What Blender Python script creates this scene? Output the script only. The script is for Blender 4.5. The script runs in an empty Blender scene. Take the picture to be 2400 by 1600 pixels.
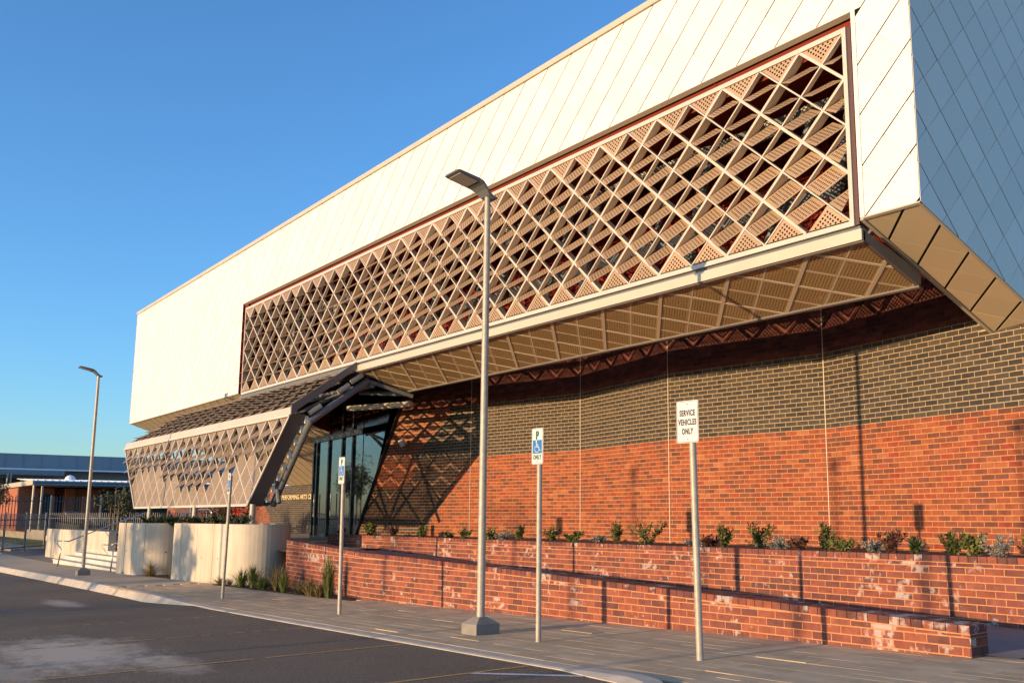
import bpy, bmesh, math, random
from mathutils import Vector, Matrix
R = math.radians
scene = bpy.context.scene
random.seed(7)

# ------------------------------------------------------------------ camera
cam_d = bpy.data.cameras.new('camera')
cam = bpy.data.objects.new('camera', cam_d)
scene.collection.objects.link(cam)
scene.camera = cam
EYE = 1.38
TH, PITCH = R(39.406), R(8.994)
head = Vector((-math.cos(TH), math.sin(TH), 0))
right = Vector((math.sin(TH), math.cos(TH), 0))
up = Vector((0, 0, 1))
fwd = head * math.cos(PITCH) + up * math.sin(PITCH)
cup = -head * math.sin(PITCH) + up * math.cos(PITCH)
m = Matrix((right, cup, -fwd)).transposed().to_4x4()
m.translation = (0, 0, EYE)
cam.matrix_world = m
cam_d.sensor_width = 36
cam_d.lens = 33.0
cam_d.shift_x = -0.0708
cam_d.shift_y = 0.0249
cam_d.clip_start = 0.1
cam_d.clip_end = 3000

# ------------------------------------------------------------------ light
SUN_AZ, SUN_EL = R(2.8), R(6.3)          # direction the light travels, from +Y toward +X
world = bpy.data.worlds.new('World')
scene.world = world
world.use_nodes = True
wn = world.node_tree
bg = wn.nodes['Background']
sky = wn.nodes.new('ShaderNodeTexSky')
sky.sky_type = 'NISHITA'
sky.sun_disc = False
sky.sun_elevation = SUN_EL
sky.sun_rotation = math.pi + SUN_AZ
sky.air_density = 1.0
sky.dust_density = 0.5
sky.ozone_density = 4.4
wn.links.new(sky.outputs[0], bg.inputs[0])
bg.inputs[1].default_value = 0.15
sun_d = bpy.data.lights.new('sun', 'SUN')
sun = bpy.data.objects.new('sun', sun_d)
scene.collection.objects.link(sun)
tr = Vector((math.sin(SUN_AZ) * math.cos(SUN_EL), math.cos(SUN_AZ) * math.cos(SUN_EL), -math.sin(SUN_EL)))
sun.rotation_euler = (-tr).to_track_quat('Z', 'Y').to_euler()
sun.location = (-20, -40, 20)
sun_d.energy = 2.25
sun_d.angle = R(0.5)
sun_d.color = (1.0, 0.69, 0.385)
scene.view_settings.view_transform = 'Standard'
scene.view_settings.look = 'None'
scene.view_settings.gamma = 1
scene.view_settings.exposure = 1.47
scene.view_settings.use_curve_mapping = False
try:
    scene.cycles.max_bounces = 8
    scene.cycles.transparent_max_bounces = 16
except Exception:
    pass

# ------------------------------------------------------------------ helpers
COL = scene.collection
LOC = {}


class MB:
    """collects faces and links them as ONE mesh object"""
    def __init__(s):
        s.v = []; s.f = []; s.uv = []; s.t = []; s.mi = []

    def face(s, pts, uv=None, t=0.5, mi=0):
        b = len(s.v)
        s.v += [tuple(p) for p in pts]
        s.f.append(tuple(range(b, b + len(pts))))
        s.uv.append(uv if uv else [(2, 2)] * len(pts))
        s.t.append(t); s.mi.append(mi)

    def hexa(s, p, t=0.5, mi=0, skip=()):
        # p: 8 points, bottom ring 0-3 (ccw from above), top ring 4-7
        for i, q in enumerate(((3, 2, 1, 0), (4, 5, 6, 7), (0, 1, 5, 4), (1, 2, 6, 5), (2, 3, 7, 6), (3, 0, 4, 7))):
            if i not in skip:
                s.face([p[k] for k in q], None, t, mi)

    def box(s, x0, y0, z0, x1, y1, z1, t=0.5, mi=0, skip=()):
        s.hexa([(x0, y0, z0), (x1, y0, z0), (x1, y1, z0), (x0, y1, z0),
                (x0, y0, z1), (x1, y0, z1), (x1, y1, z1), (x0, y1, z1)], t, mi, skip)

    def bar(s, a, b, w, d, n, off=0.0, t=0.5, mi=0):
        """box from a to b, width w across (in the plane with normal n), depth d along n, shifted off along n"""
        a = Vector(a); b = Vector(b); n = Vector(n).normalized()
        e = (b - a)
        if e.length < 1e-5: return
        e.normalize()
        c = n.cross(e).normalized() * (w / 2)
        lo = n * (off - d / 2); hi = n * (off + d / 2)
        s.hexa([a - c + lo, b - c + lo, b + c + lo, a + c + lo, a - c + hi, b - c + hi, b + c + hi, a + c + hi], t, mi)

    def prism(s, poly, n, d, t=0.5, mi=0, uv=None, both=True):
        """flat polygon (list of points, ccw seen from +n) given depth d behind it"""
        n = Vector(n).normalized()
        P = [Vector(p) for p in poly]
        Q = [p - n * d for p in P]
        s.face(P, uv, t, mi)
        if both:
            s.face(Q[::-1], uv[::-1] if uv else None, t, mi)
        for i in range(len(P)):
            j = (i + 1) % len(P)
            s.face([P[i], Q[i], Q[j], P[j]], None, t, mi)

    def tube(s, pts, r, n=10, t=0.5, mi=0, r2=None, caps=True):
        pts = [Vector(p) for p in pts]
        rings = []
        N = len(pts)
        prev = None
        for i, p in enumerate(pts):
            if i == 0: e = pts[1] - p
            elif i == N - 1: e = p - pts[i - 1]
            else: e = (pts[i + 1] - pts[i]).normalized() + (p - pts[i - 1]).normalized()
            e.normalize()
            a = Vector((0, 0, 1)) if abs(e.z) < 0.9 else Vector((1, 0, 0))
            if prev is not None:
                a = prev
            u = (a - e * a.dot(e)).normalized(); w = e.cross(u); prev = u
            rr = r if r2 is None else r + (r2 - r) * i / (N - 1)
            rings.append([p + u * rr * math.cos(2 * math.pi * k / n) + w * rr * math.sin(2 * math.pi * k / n) for k in range(n)])
        b = len(s.v)
        for rg in rings: s.v += [tuple(q) for q in rg]
        for i in range(N - 1):
            for k in range(n):
                k2 = (k + 1) % n
                s.f.append((b + i * n + k, b + i * n + k2, b + (i + 1) * n + k2, b + (i + 1) * n + k))
                s.uv.append([(2, 2)] * 4); s.t.append(t); s.mi.append(mi)
        if caps:
            s.f.append(tuple(b + k for k in range(n))[::-1]); s.uv.append([(2, 2)] * n); s.t.append(t); s.mi.append(mi)
            s.f.append(tuple(b + (N - 1) * n + k for k in range(n))); s.uv.append([(2, 2)] * n); s.t.append(t); s.mi.append(mi)

    def mesh(s, name, mats, origin=(0, 0, 0), smooth=False):
        me = bpy.data.meshes.new(name)
        o = Vector(origin)
        me.from_pydata([tuple(Vector(p) - o) for p in s.v], [], s.f)
        if not isinstance(mats, (list, tuple)): mats = [mats]
        for mt in mats: me.materials.append(mt)
        ul = me.uv_layers.new(name='UVMap')
        flat = []
        for u in s.uv:
            for a in u: flat += [a[0], a[1]]
        ul.data.foreach_set('uv', flat)
        at = me.attributes.new('tone', 'FLOAT', 'FACE')
        at.data.foreach_set('value', s.t)
        if len(mats) > 1: me.polygons.foreach_set('material_index', s.mi)
        if smooth:
            me.polygons.foreach_set('use_smooth', [True] * len(s.f))
        me.update()
        return me

    def build(s, name, mats, parent=None, origin=None, smooth=False, kind=None):
        if origin is None:
            origin = LOC.get(parent.name, (0, 0, 0)) if parent is not None else (0, 0, 0)
            loc = (0, 0, 0)
        else:
            loc = origin
        me = s.mesh(name, mats, origin, smooth)
        o = bpy.data.objects.new(name, me)
        COL.objects.link(o)
        o.location = loc
        if parent is not None:
            o.parent = parent
            LOC[o.name] = LOC.get(parent.name, (0, 0, 0))
        else:
            LOC[o.name] = tuple(loc)
        if kind: o['kind'] = kind
        return o


def thing(name, label, cat, loc=(0, 0, 0), group=None):
    o = bpy.data.objects.new(name, None)
    COL.objects.link(o)
    o.location = loc
    o.empty_display_size = 0.2
    o['label'] = label; o['category'] = cat
    if group: o['group'] = group
    LOC[o.name] = tuple(loc)
    return o


def tag(o, label, cat, group=None):
    o['label'] = label; o['category'] = cat
    if group: o['group'] = group
    return o


def copy_tree(o, loc, label, parent=None):
    c = o.copy(); COL.objects.link(c)
    if parent is None:
        c.location = loc; c['label'] = label; LOC[c.name] = tuple(loc)
    else:
        c.parent = parent; LOC[c.name] = LOC[parent.name]
    for ch in list(o.children):
        copy_tree(ch, None, None, c)
    return c


def gz(x):
    return 0.018 * (x + 8.5) if x > -18 else max(-0.171 + 0.012 * (x + 18), -0.45)


def proj(p):
    v = Vector(p) - Vector((0, 0, EYE)); z = v.dot(fwd)
    if z <= 0.1: return (-9e3, -9e3, z)
    return (1370 + 2200 * v.dot(right) / z, 859.8 - 2200 * v.dot(cup) / z, z)


def in_view(p, mg=40):
    x, y, z = proj(p)
    return z > 0.1 and -mg < x < 2400 + mg and -mg < y < 1600 + mg


def clip(poly, a, b, c):
    """keep part of 2D polygon where a*x+b*y+c >= 0"""
    out = []
    for i in range(len(poly)):
        p, q = poly[i], poly[(i + 1) % len(poly)]
        dp = a * p[0] + b * p[1] + c; dq = a * q[0] + b * q[1] + c
        if dp >= -1e-9: out.append(p)
        if (dp > 1e-9 and dq < -1e-9) or (dp < -1e-9 and dq > 1e-9):
            t = dp / (dp - dq)
            out.append((p[0] + (q[0] - p[0]) * t, p[1] + (q[1] - p[1]) * t))
    return out


def clip_convex(poly, region):
    for i in range(len(region)):
        if len(poly) < 3: return []
        p, q = region[i], region[(i + 1) % len(region)]
        a, b = -(q[1] - p[1]), (q[0] - p[0])
        poly = clip(poly, a, b, -(a * p[0] + b * p[1]))
    # drop doubles
    out = []
    for p in poly:
        if not out or math.hypot(p[0] - out[-1][0], p[1] - out[-1][1]) > 1e-4: out.append(p)
    if len(out) > 1 and math.hypot(out[0][0] - out[-1][0], out[0][1] - out[-1][1]) < 1e-4: out.pop()
    return out if len(out) > 2 else []


def area(poly):
    return 0.5 * sum(poly[i][0] * poly[(i + 1) % len(poly)][1] - poly[(i + 1) % len(poly)][0] * poly[i][1] for i in range(len(poly)))


def inset(poly, g):
    """shrink a ccw convex polygon by g"""
    out = poly
    n = len(poly)
    for i in range(n):
        p, q = poly[i], poly[(i + 1) % n]
        a, b = -(q[1] - p[1]), (q[0] - p[0])
        l = math.hypot(a, b)
        if l < 1e-6: continue
        a /= l; b /= l
        out = clip(out, a, b, -(a * p[0] + b * p[1]) - g)
        if len(out) < 3: return []
    return out


# ------------------------------------------------------------------ materials
def mat(name, col, rough=0.7, metal=0.0, spec=0.5, noise=None, bump=None, tone=None):
    """noise=(scale, amount) soft colour variation, bump=(scale, strength), tone=list of (pos,colour) ramp on face attribute"""
    M = bpy.data.materials.new(name)
    M.use_nodes = True
    nt = M.node_tree; N = nt.nodes; L = nt.links
    b = N['Principled BSDF']
    b.inputs['Roughness'].default_value = rough
    b.inputs['Metallic'].default_value = metal
    b.inputs['Specular IOR Level'].default_value = spec
    b.inputs['Base Color'].default_value = (*col, 1)
    src = None
    geo = N.new('ShaderNodeNewGeometry')
    if tone:
        at = N.new('ShaderNodeAttribute'); at.attribute_name = 'tone'
        rp = N.new('ShaderNodeValToRGB')
        els = rp.color_ramp.elements
        els[0].position = tone[0][0]; els[0].color = (*tone[0][1], 1)
        els[1].position = tone[-1][0]; els[1].color = (*tone[-1][1], 1)
        for p, c in tone[1:-1]:
            e = els.new(p); e.color = (*c, 1)
        L.new(at.outputs['Fac'], rp.inputs[0])
        src = rp.outputs[0]
    if noise:
        nz = N.new('ShaderNodeTexNoise'); nz.inputs['Scale'].default_value = noise[0]; nz.inputs['Detail'].default_value = 6
        L.new(geo.outputs['Position'], nz.inputs['Vector'])
        mr = N.new('ShaderNodeMapRange')
        mr.inputs[1].default_value = 0.3; mr.inputs[2].default_value = 0.7
        mr.inputs[3].default_value = 1 - noise[1]; mr.inputs[4].default_value = 1 + noise[1]
        L.new(nz.outputs[0], mr.inputs[0])
        mx = N.new('ShaderNodeMix'); mx.data_type = 'RGBA'; mx.blend_type = 'MULTIPLY'
        mx.inputs[0].default_value = 1
        if src: L.new(src, mx.inputs[6])
        else: mx.inputs[6].default_value = (*col, 1)
        L.new(mr.outputs[0], mx.inputs[7])
        src = mx.outputs[2]
    if src: L.new(src, b.inputs['Base Color'])
    if bump:
        nb = N.new('ShaderNodeTexNoise'); nb.inputs['Scale'].default_value = bump[0]; nb.inputs['Detail'].default_value = 8
        L.new(geo.outputs['Position'], nb.inputs['Vector'])
        bp = N.new('ShaderNodeBump'); bp.inputs['Strength'].default_value = bump[1]; bp.inputs['Distance'].default_value = 0.01
        L.new(nb.outputs[0], bp.inputs['Height'])
        L.new(bp.outputs[0], b.inputs['Normal'])
    M['out'] = 1
    return M


def node_of(M, t):
    return [n for n in M.node_tree.nodes if n.bl_idname == t]


def lerp_(a, b): return a + (b - a) * 0.25


RED_TONES = [(0.0, (0.094, 0.050, 0.035)), (0.16, (0.139, 0.061, 0.038)), (0.34, (0.200, 0.069, 0.037)), (0.52, (0.249, 0.077, 0.034)),
             (0.72, (0.305, 0.100, 0.038)), (0.86, (0.244, 0.046, 0.025)), (1.0, (0.366, 0.160, 0.066))]


def brick_mat(name, tones, efflo=False, noise=0.22):
    M = mat(name, (0.3, 0.1, 0.05), 0.82, 0, 0.25, noise=(9, noise), bump=(130, 0.35), tone=tones)
    if efflo:
        nt = M.node_tree; N = nt.nodes; L = nt.links
        b = N['Principled BSDF']
        src = b.inputs['Base Color'].links[0].from_socket
        geo = node_of(M, 'ShaderNodeNewGeometry')[0]
        n1 = N.new('ShaderNodeTexNoise'); n1.inputs['Scale'].default_value = 1.1; n1.inputs['Detail'].default_value = 2
        n2 = N.new('ShaderNodeTexNoise'); n2.inputs['Scale'].default_value = 11; n2.inputs['Detail'].default_value = 5
        L.new(geo.outputs['Position'], n1.inputs['Vector']); L.new(geo.outputs['Position'], n2.inputs['Vector'])
        at = N.new('ShaderNodeAttribute'); at.attribute_name = 'tone'
        # salts bloom on some bricks only
        wn_ = N.new('ShaderNodeTexWhiteNoise'); wn_.noise_dimensions = '1D'
        L.new(at.outputs['Fac'], wn_.inputs['W'])
        a1 = N.new('ShaderNodeMath'); a1.operation = 'ADD'
        L.new(n1.outputs[0], a1.inputs[0]); L.new(n2.outputs[0], a1.inputs[1])
        a2 = N.new('ShaderNodeMath'); a2.operation = 'MULTIPLY_ADD'
        L.new(wn_.outputs['Value'], a2.inputs[0]); a2.inputs[1].default_value = 0.30; L.new(a1.outputs[0], a2.inputs[2])
        mr = N.new('ShaderNodeMapRange')
        mr.inputs[1].default_value = 1.29; mr.inputs[2].default_value = 1.42
        mr.inputs[3].default_value = 0; mr.inputs[4].default_value = 0.7
        L.new(a2.outputs[0], mr.inputs[0])
        mx = N.new('ShaderNodeMix'); mx.data_type = 'RGBA'
        L.new(mr.outputs[0], mx.inputs[0]); L.new(src, mx.inputs[6]); mx.inputs[7].default_value = (0.50, 0.41, 0.35, 1)
        L.new(mx.outputs[2], b.inputs['Base Color'])
    return M


M_RED = brick_mat('red_brick', [(p, (lerp_(c[0], .23), lerp_(c[1], .066) * .92, lerp_(c[2], .03) * .95)) for p, c in RED_TONES])
M_PLANT = brick_mat('planter_brick', [(0.0, (0.111, 0.047, 0.039)), (0.3, (0.169, 0.058, 0.043)), (0.6, (0.227, 0.068, 0.043)), (0.8, (0.273, 0.081, 0.042)), (1.0, (0.208, 0.073, 0.055))], True)
M_BLACK = brick_mat('black_brick', [(0.0, (0.041, 0.035, 0.028)), (0.5, (0.057, 0.046, 0.035)), (1.0, (0.078, 0.061, 0.043))])
M_RED_SHADE = brick_mat('shaded_red_brick', [(0.0, (0.07, 0.022, 0.018)), (0.6, (0.12, 0.032, 0.022)), (1.0, (0.17, 0.05, 0.03))])  # red brick darkened: soffit shade put into the colour of the top courses
M_MORT_SHADE = mat('shaded_mortar', (0.11, 0.05, 0.035), 0.9)  # mortar darkened the same way for the shaded top courses
M_MORT_RED = mat('red_mortar', (0.52, 0.225, 0.105), 0.9, 0, 0.2, noise=(20, 0.15))
M_MORT_TAN = mat('tan_mortar', (0.43, 0.31, 0.19), 0.9, 0, 0.2, noise=(20, 0.15))
M_PALE = mat('pale_sealant', (0.66, 0.54, 0.38), 0.8)
M_WHITE = mat('white_cladding', (0.80, 0.74, 0.66), 0.5, 0.0, 0.4, tone=[(0, (0.74, 0.665, 0.575)), (1, (0.82, 0.735, 0.635))])
M_GAP = mat('seam_shadow_gap', (0.012, 0.014, 0.008), 0.9, 0, 0.05)
M_BEIGE = mat('beige_cladding', (0.62, 0.48, 0.31), 0.5, tone=[(0, (0.62, 0.485, 0.31)), (1, (0.67, 0.52, 0.335))])
M_CREAM = mat('cream_metal', (0.50, 0.43, 0.315), 0.45, noise=(1.2, 0.05))
M_FRAME = mat('pale_frame_metal', (0.54, 0.47, 0.385), 0.42, noise=(2, 0.05))
M_REDM = mat('dark_red_metal', (0.17, 0.022, 0.007), 0.6, 0, 0.2)
M_REDD = mat('oxblood_metal', (0.23, 0.022, 0.012), 0.7, 0, 0.2)
M_STEEL = mat('grey_painted_steel', (0.13, 0.135, 0.14), 0.5, noise=(5, 0.1))
M_EDGE = mat('taupe_flashing', (0.16, 0.135, 0.12), 0.5, noise=(3, 0.08))
M_GALV = mat('galvanised_steel', (0.38, 0.34, 0.27), 0.55, 0.25, noise=(14, 0.14))
M_RAIL = mat('brushed_steel_rail', (0.45, 0.43, 0.40), 0.35, 0.9)
M_BOLT = mat('pale_bolt', (0.75, 0.72, 0.6), 0.5)
M_CONC = None
M_MUL = mat('dark_mullion', (0.03, 0.032, 0.034), 0.4)
M_LAMPH = mat('lamp_head_paint', (0.13, 0.135, 0.14), 0.5)
M_LENS = mat('lamp_lens', (0.45, 0.40, 0.32), 0.25)
M_SIGNW = mat('sign_white', (0.62, 0.59, 0.55), 0.4)
M_SIGNB = mat('sign_blue', (0.01, 0.16, 0.42), 0.4)
M_SIGNG = mat('sign_green', (0.01, 0.12, 0.05), 0.4)
M_SIGNK = mat('sign_black', (0.015, 0.015, 0.015), 0.4)
M_GOLD = mat('gold_letters', (0.72, 0.55, 0.28), 0.4)


def concrete_mat():
    M = mat('cast_concrete', (0.54, 0.455, 0.34), 0.85, 0, 0.3, noise=(1.6, 0.10), bump=(60, 0.25))
    nt = M.node_tree; N = nt.nodes; L = nt.links
    b = N['Principled BSDF']; src = b.inputs['Base Color'].links[0].from_socket
    geo = node_of(M, 'ShaderNodeNewGeometry')[0]
    mp = N.new('ShaderNodeMapping'); mp.inputs['Scale'].default_value = (2.2, 2.2, 0.22)
    L.new(geo.outputs['Position'], mp.inputs[0])
    nz = N.new('ShaderNodeTexNoise'); nz.inputs['Scale'].default_value = 2.0; nz.inputs['Detail'].default_value = 5
    L.new(mp.outputs[0], nz.inputs['Vector'])
    mr = N.new('ShaderNodeMapRange'); mr.inputs[1].default_value = 0.4; mr.inputs[2].default_value = 0.62; mr.inputs[3].default_value = 0.88; mr.inputs[4].default_value = 1.03
    L.new(nz.outputs[0], mr.inputs[0])
    mx = N.new('ShaderNodeMix'); mx.data_type = 'RGBA'; mx.blend_type = 'MULTIPLY'; mx.inputs[0].default_value = 1
    L.new(src, mx.inputs[6]); L.new(mr.outputs[0], mx.inputs[7])
    L.new(mx.outputs[2], b.inputs['Base Color'])
    return M


M_CONC = concrete_mat()


def perf_mat(name, col, n=8, hole=0.30, ex=1.0, ey=1.0):
    """metal sheet with a grid of punched openings (real see-through holes), laid out in the panel's own uv"""
    M = mat(name, col, 0.5, 0.0, 0.4, tone=[(0, tuple(c * 0.9 for c in col)), (1, tuple(min(1, c * 1.08) for c in col))])
    nt = M.node_tree; N = nt.nodes; L = nt.links
    b = N['Principled BSDF']; out = N['Material Output']
    uv = N.new('ShaderNodeUVMap'); uv.uv_map = 'UVMap'
    sx = N.new('ShaderNodeSeparateXYZ'); L.new(uv.outputs[0], sx.inputs[0])

    def mth(op, a, bb=None, c=None):
        nd = N.new('ShaderNodeMath'); nd.operation = op
        for i, q in enumerate((a, bb, c)):
            if q is None: continue
            if isinstance(q, (int, float)): nd.inputs[i].default_value = q
            else: L.new(q, nd.inputs[i])
        return nd.outputs[0]
    res = []
    ins = []
    for ax, e in ((0, ex), (1, ey)):
        c = sx.outputs[ax]
        fr = mth('FRACT', mth('MULTIPLY', c, float(n)))
        d = mth('ABSOLUTE', mth('SUBTRACT', fr, 0.5))
        res.append(mth('MULTIPLY', d, 1.0 / e))
        ins.append(mth('LESS_THAN', mth('ABSOLUTE', mth('SUBTRACT', c, 0.5)), 0.5 - 1.0 / n))
    r2 = mth('ADD', mth('POWER', res[0], 2), mth('POWER', res[1], 2))
    hole_ = mth('LESS_THAN', r2, hole * hole)
    msk = mth('MULTIPLY', hole_, mth('MULTIPLY', ins[0], ins[1]))
    tb = N.new('ShaderNodeBsdfTransparent')
    ms = N.new('ShaderNodeMixShader')
    L.new(msk, ms.inputs[0]); L.new(b.outputs[0], ms.inputs[1]); L.new(tb.outputs[0], ms.inputs[2])
    L.new(ms.outputs[0], out.inputs[0])
    return M


M_LOUV = perf_mat('perforated_louvre_metal', (0.40, 0.265, 0.155), 9, 0.30, 1.0, 1.0)
M_SOFP = perf_mat('perforated_soffit_metal', (0.40, 0.262, 0.118), 11, 0.27)
M_SOFB = mat('soffit_bar_paint', (0.60, 0.48, 0.36), 0.5)
M_CANP = perf_mat('perforated_canopy_metal', (0.34, 0.245, 0.165), 10, 0.29)

# glass: mirror-like sheet over a dark, barely see-through body
M_GLASS = bpy.data.materials.new('dark_glass'); M_GLASS.use_nodes = True
_nt = M_GLASS.node_tree; _b = _nt.nodes['Principled BSDF']
_b.inputs['Base Color'].default_value = (0.012, 0.018, 0.02, 1)
_b.inputs['Roughness'].default_value = 0.02
_b.inputs['IOR'].default_value = 1.95
_b.inputs['Specular IOR Level'].default_value = 0.8

M_GLASSU = bpy.data.materials.new('upper_shaded_glass'); M_GLASSU.use_nodes = True  # same glass, darkened and dulled to stand in for the dark canopy reflection
_b = M_GLASSU.node_tree.nodes['Principled BSDF']
_b.inputs['Base Color'].default_value = (0.010, 0.004, 0.004, 1)
_b.inputs['Roughness'].default_value = 0.08
_b.inputs['IOR'].default_value = 1.3
_b.inputs['Specular IOR Level'].default_value = 0.4

# ------------------------------------------------------------------ ground
G = 'structure'


def asphalt_mat():
    M = mat('asphalt', (0.178, 0.134, 0.092), 0.9, 0, 0.3, noise=(0.7, 0.14), bump=(220, 0.7))
    nt = M.node_tree; N = nt.nodes; L = nt.links
    b = N['Principled BSDF']; src = b.inputs['Base Color'].links[0].from_socket
    geo = node_of(M, 'ShaderNodeNewGeometry')[0]
    sp = N.new('ShaderNodeTexNoise'); sp.inputs['Scale'].default_value = 55; sp.inputs['Detail'].default_value = 5; sp.inputs['Roughness'].default_value = 0.75
    L.new(geo.outputs['Position'], sp.inputs['Vector'])
    mr = N.new('ShaderNodeMapRange'); mr.inputs[1].default_value = 0.35; mr.inputs[2].default_value = 0.7; mr.inputs[3].default_value = 0.42; mr.inputs[4].default_value = 1.6
    L.new(sp.outputs[0], mr.inputs[0])
    mx = N.new('ShaderNodeMix'); mx.data_type = 'RGBA'; mx.blend_type = 'MULTIPLY'; mx.inputs[0].default_value = 1
    L.new(src, mx.inputs[6]); L.new(mr.outputs[0], mx.inputs[7])
    last = mx.outputs[2]
    # pale dust left where a delivery was swept up, and a few light tracks
    for (cx, cy, rx, ry, amt) in ((-11.6, 2.35, 2.2, 0.9, 0.7), (-9.9, 2.9, 1.0, 0.35, 0.45), (-21.5, 4.2, 2.0, 0.35, 0.5), (-10.2, 1.6, 1.2, 0.3, 0.4)):
        sb = N.new('ShaderNodeVectorMath'); sb.operation = 'SUBTRACT'; sb.inputs[1].default_value = (cx, cy, 0)
        L.new(geo.outputs['Position'], sb.inputs[0])
        sc = N.new('ShaderNodeVectorMath'); sc.operation = 'MULTIPLY'; sc.inputs[1].default_value = (1 / rx, 1 / ry, 0)
        L.new(sb.outputs[0], sc.inputs[0])
        ln = N.new('ShaderNodeVectorMath'); ln.operation = 'LENGTH'; L.new(sc.outputs[0], ln.inputs[0])
        nz = N.new('ShaderNodeTexNoise'); nz.inputs['Scale'].default_value = 3.2; nz.inputs['Detail'].default_value = 12; nz.inputs['Roughness'].default_value = 0.82
        mp = N.new('ShaderNodeMapping'); mp.inputs['Scale'].default_value = (0.9, 1.6, 1); L.new(geo.outputs['Position'], mp.inputs[0]); L.new(mp.outputs[0], nz.inputs['Vector'])
        ad = N.new('ShaderNodeMath'); ad.operation = 'MULTIPLY_ADD'; L.new(nz.outputs[0], ad.inputs[0]); ad.inputs[1].default_value = -2.2; L.new(ln.outputs['Value'], ad.inputs[2])
        m2 = N.new('ShaderNodeMapRange'); m2.inputs[1].default_value = -0.1; m2.inputs[2].default_value = -0.75; m2.inputs[3].default_value = 0; m2.inputs[4].default_value = amt
        L.new(ad.outputs[0], m2.inputs[0])
        m3 = N.new('ShaderNodeMix'); m3.data_type = 'RGBA'
        L.new(m2.outputs[0], m3.inputs[0]); L.new(last, m3.inputs[6]); m3.inputs[7].default_value = (0.66, 0.55, 0.43, 1)
        last = m3.outputs[2]
    L.new(last, b.inputs['Base Color'])
    return M


def lerp(a, b, t): return a + (b - a) * t


def sheet(name, xs, y0f, y1f, zf, mt, parent=None, kind=G, ny=1):
    b = MB()
    for i in range(len(xs) - 1):
        xa, xb = xs[i], xs[i + 1]
        for j in range(ny):
            t0, t1 = j / ny, (j + 1) / ny
            P = [(xa, lerp(y0f(xa), y1f(xa), t0)), (xb, lerp(y0f(xb), y1f(xb), t0)), (xb, lerp(y0f(xb), y1f(xb), t1)), (xa, lerp(y0f(xa), y1f(xa), t1))]
            b.face([(p[0], p[1], zf(*p)) for p in P])
    return b.build(name, mt, parent, kind=kind)


def road_off(x):
    if x > -17.5: return -0.022
    if x < -21: return -0.15
    return lerp(-0.022, -0.15, (-17.5 - x) / 3.5)


M_ASPH = asphalt_mat()
xs_g = [-1500, -400, -120, -60, -40, -30, -21, -17.5, -12, -8.5, -4, 0, 10, 40, 300, 1500]
xs_l = sorted(set(xs_g + [-41.5, -36, -25, -19, -15, -10, -6, -5]))


def zflat(x): return gz(max(min(x, 12), -42))


gm = mat('dry_ground', (0.34, 0.25, 0.15), 0.95, noise=(0.4, 0.3), bump=(20, 0.4))
sheet('ground', xs_g, lambda x: -1500, lambda x: 1500, lambda x, y: zflat(x) - 0.3, gm)
sheet('car_park', xs_l, lambda x: -30, lambda x: 5.62, lambda x, y: zflat(x) + road_off(x), M_ASPH, ny=3)

# worn bay markings
M_YEL = mat('worn_yellow_paint', (0.52, 0.30, 0.08), 0.85, noise=(30, 0.4))
M_WPT = mat('white_road_paint', (0.62, 0.60, 0.58), 0.8, noise=(30, 0.25))
M_BPT = mat('blue_road_paint', (0.02, 0.10, 0.28), 0.8, noise=(30, 0.3))


def strip(name, a, b, w, mt, dz=0.004, seg=6, wob=0.0):
    mb = MB(); a = Vector((*a, 0)); b = Vector((*b, 0)); e = (b - a).normalized(); c = Vector((-e.y, e.x, 0)) * w / 2
    rr = random.Random(int(a.x * 100))
    for i in range(seg):
        if wob and rr.random() < wob: continue
        p, q = a.lerp(b, i / seg), a.lerp(b, (i + 1) / seg)
        mb.face([(v.x, v.y, zflat(v.x) + road_off(v.x) + dz) for v in (p - c, q - c, q + c, p + c)][::1])
    return mb.build(name, mt, None, kind=G)


strip('bay_line', (-7.36, -2), (-7.34, 5.36), 0.055, M_YEL, seg=60, wob=0.06)
strip('bay_line', (-9.60, -2), (-9.70, 5.36), 0.05, M_YEL, seg=60, wob=0.16)
strip('bay_line', (-12.34, 0), (-12.32, 5.36), 0.05, M_YEL, seg=50, wob=0.3)
strip('bay_line', (-15.0, 1), (-15.0, 5.36), 0.05, M_YEL, seg=40, wob=0.4)
strip('hatch_line', (-7.33, 4.72), (-6.50, 5.33), 0.07, M_WPT)
strip('hatch_line', (-7.40, 3.80), (-5.9, 4.95), 0.07, M_WPT)
strip('paint_mark', (-20.1, 2.75), (-19.75, 3.05), 0.16, M_BPT, seg=4)
strip('paint_mark', (-9.35, 1.72), (-9.05, 1.84), 0.14, M_BPT, seg=2)

# pavement base, pavers, kerb
M_PAVB = mat('paver_joint_sand', (0.20, 0.15, 0.10), 0.95)
M_PAV = mat('grey_paver', (0.25, 0.225, 0.195), 0.85, 0, 0.3, noise=(3, 0.12), bump=(150, 0.3),
            tone=[(0, (0.47, 0.335, 0.195)), (0.5, (0.53, 0.38, 0.222)), (1, (0.59, 0.425, 0.255))])
M_KERB = mat('kerb_concrete', (0.44, 0.38, 0.30), 0.88, noise=(4, 0.14), bump=(70, 0.3))
M_PATH = mat('path_concrete', (0.48, 0.35, 0.215), 0.88, noise=(1.5, 0.12), bump=(90, 0.25))


def kerb_y(x):
    # back edge of the kerb line
    if x < -19: return 5.80
    if x < -17: return lerp(5.80, 5.58, (x + 19) / 2)
    return 5.58


def pave_front(x):
    if x <= -5.9: return kerb_y(x) - 0.02
    if x < -4.9: return lerp(5.56, 3.9, ((x + 5.9) / 1.0) ** 2 * 0.6 + 0.4 * (x + 5.9))
    return lerp(3.9, -8, min(1, (x + 4.9) / 0.6))


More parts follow.
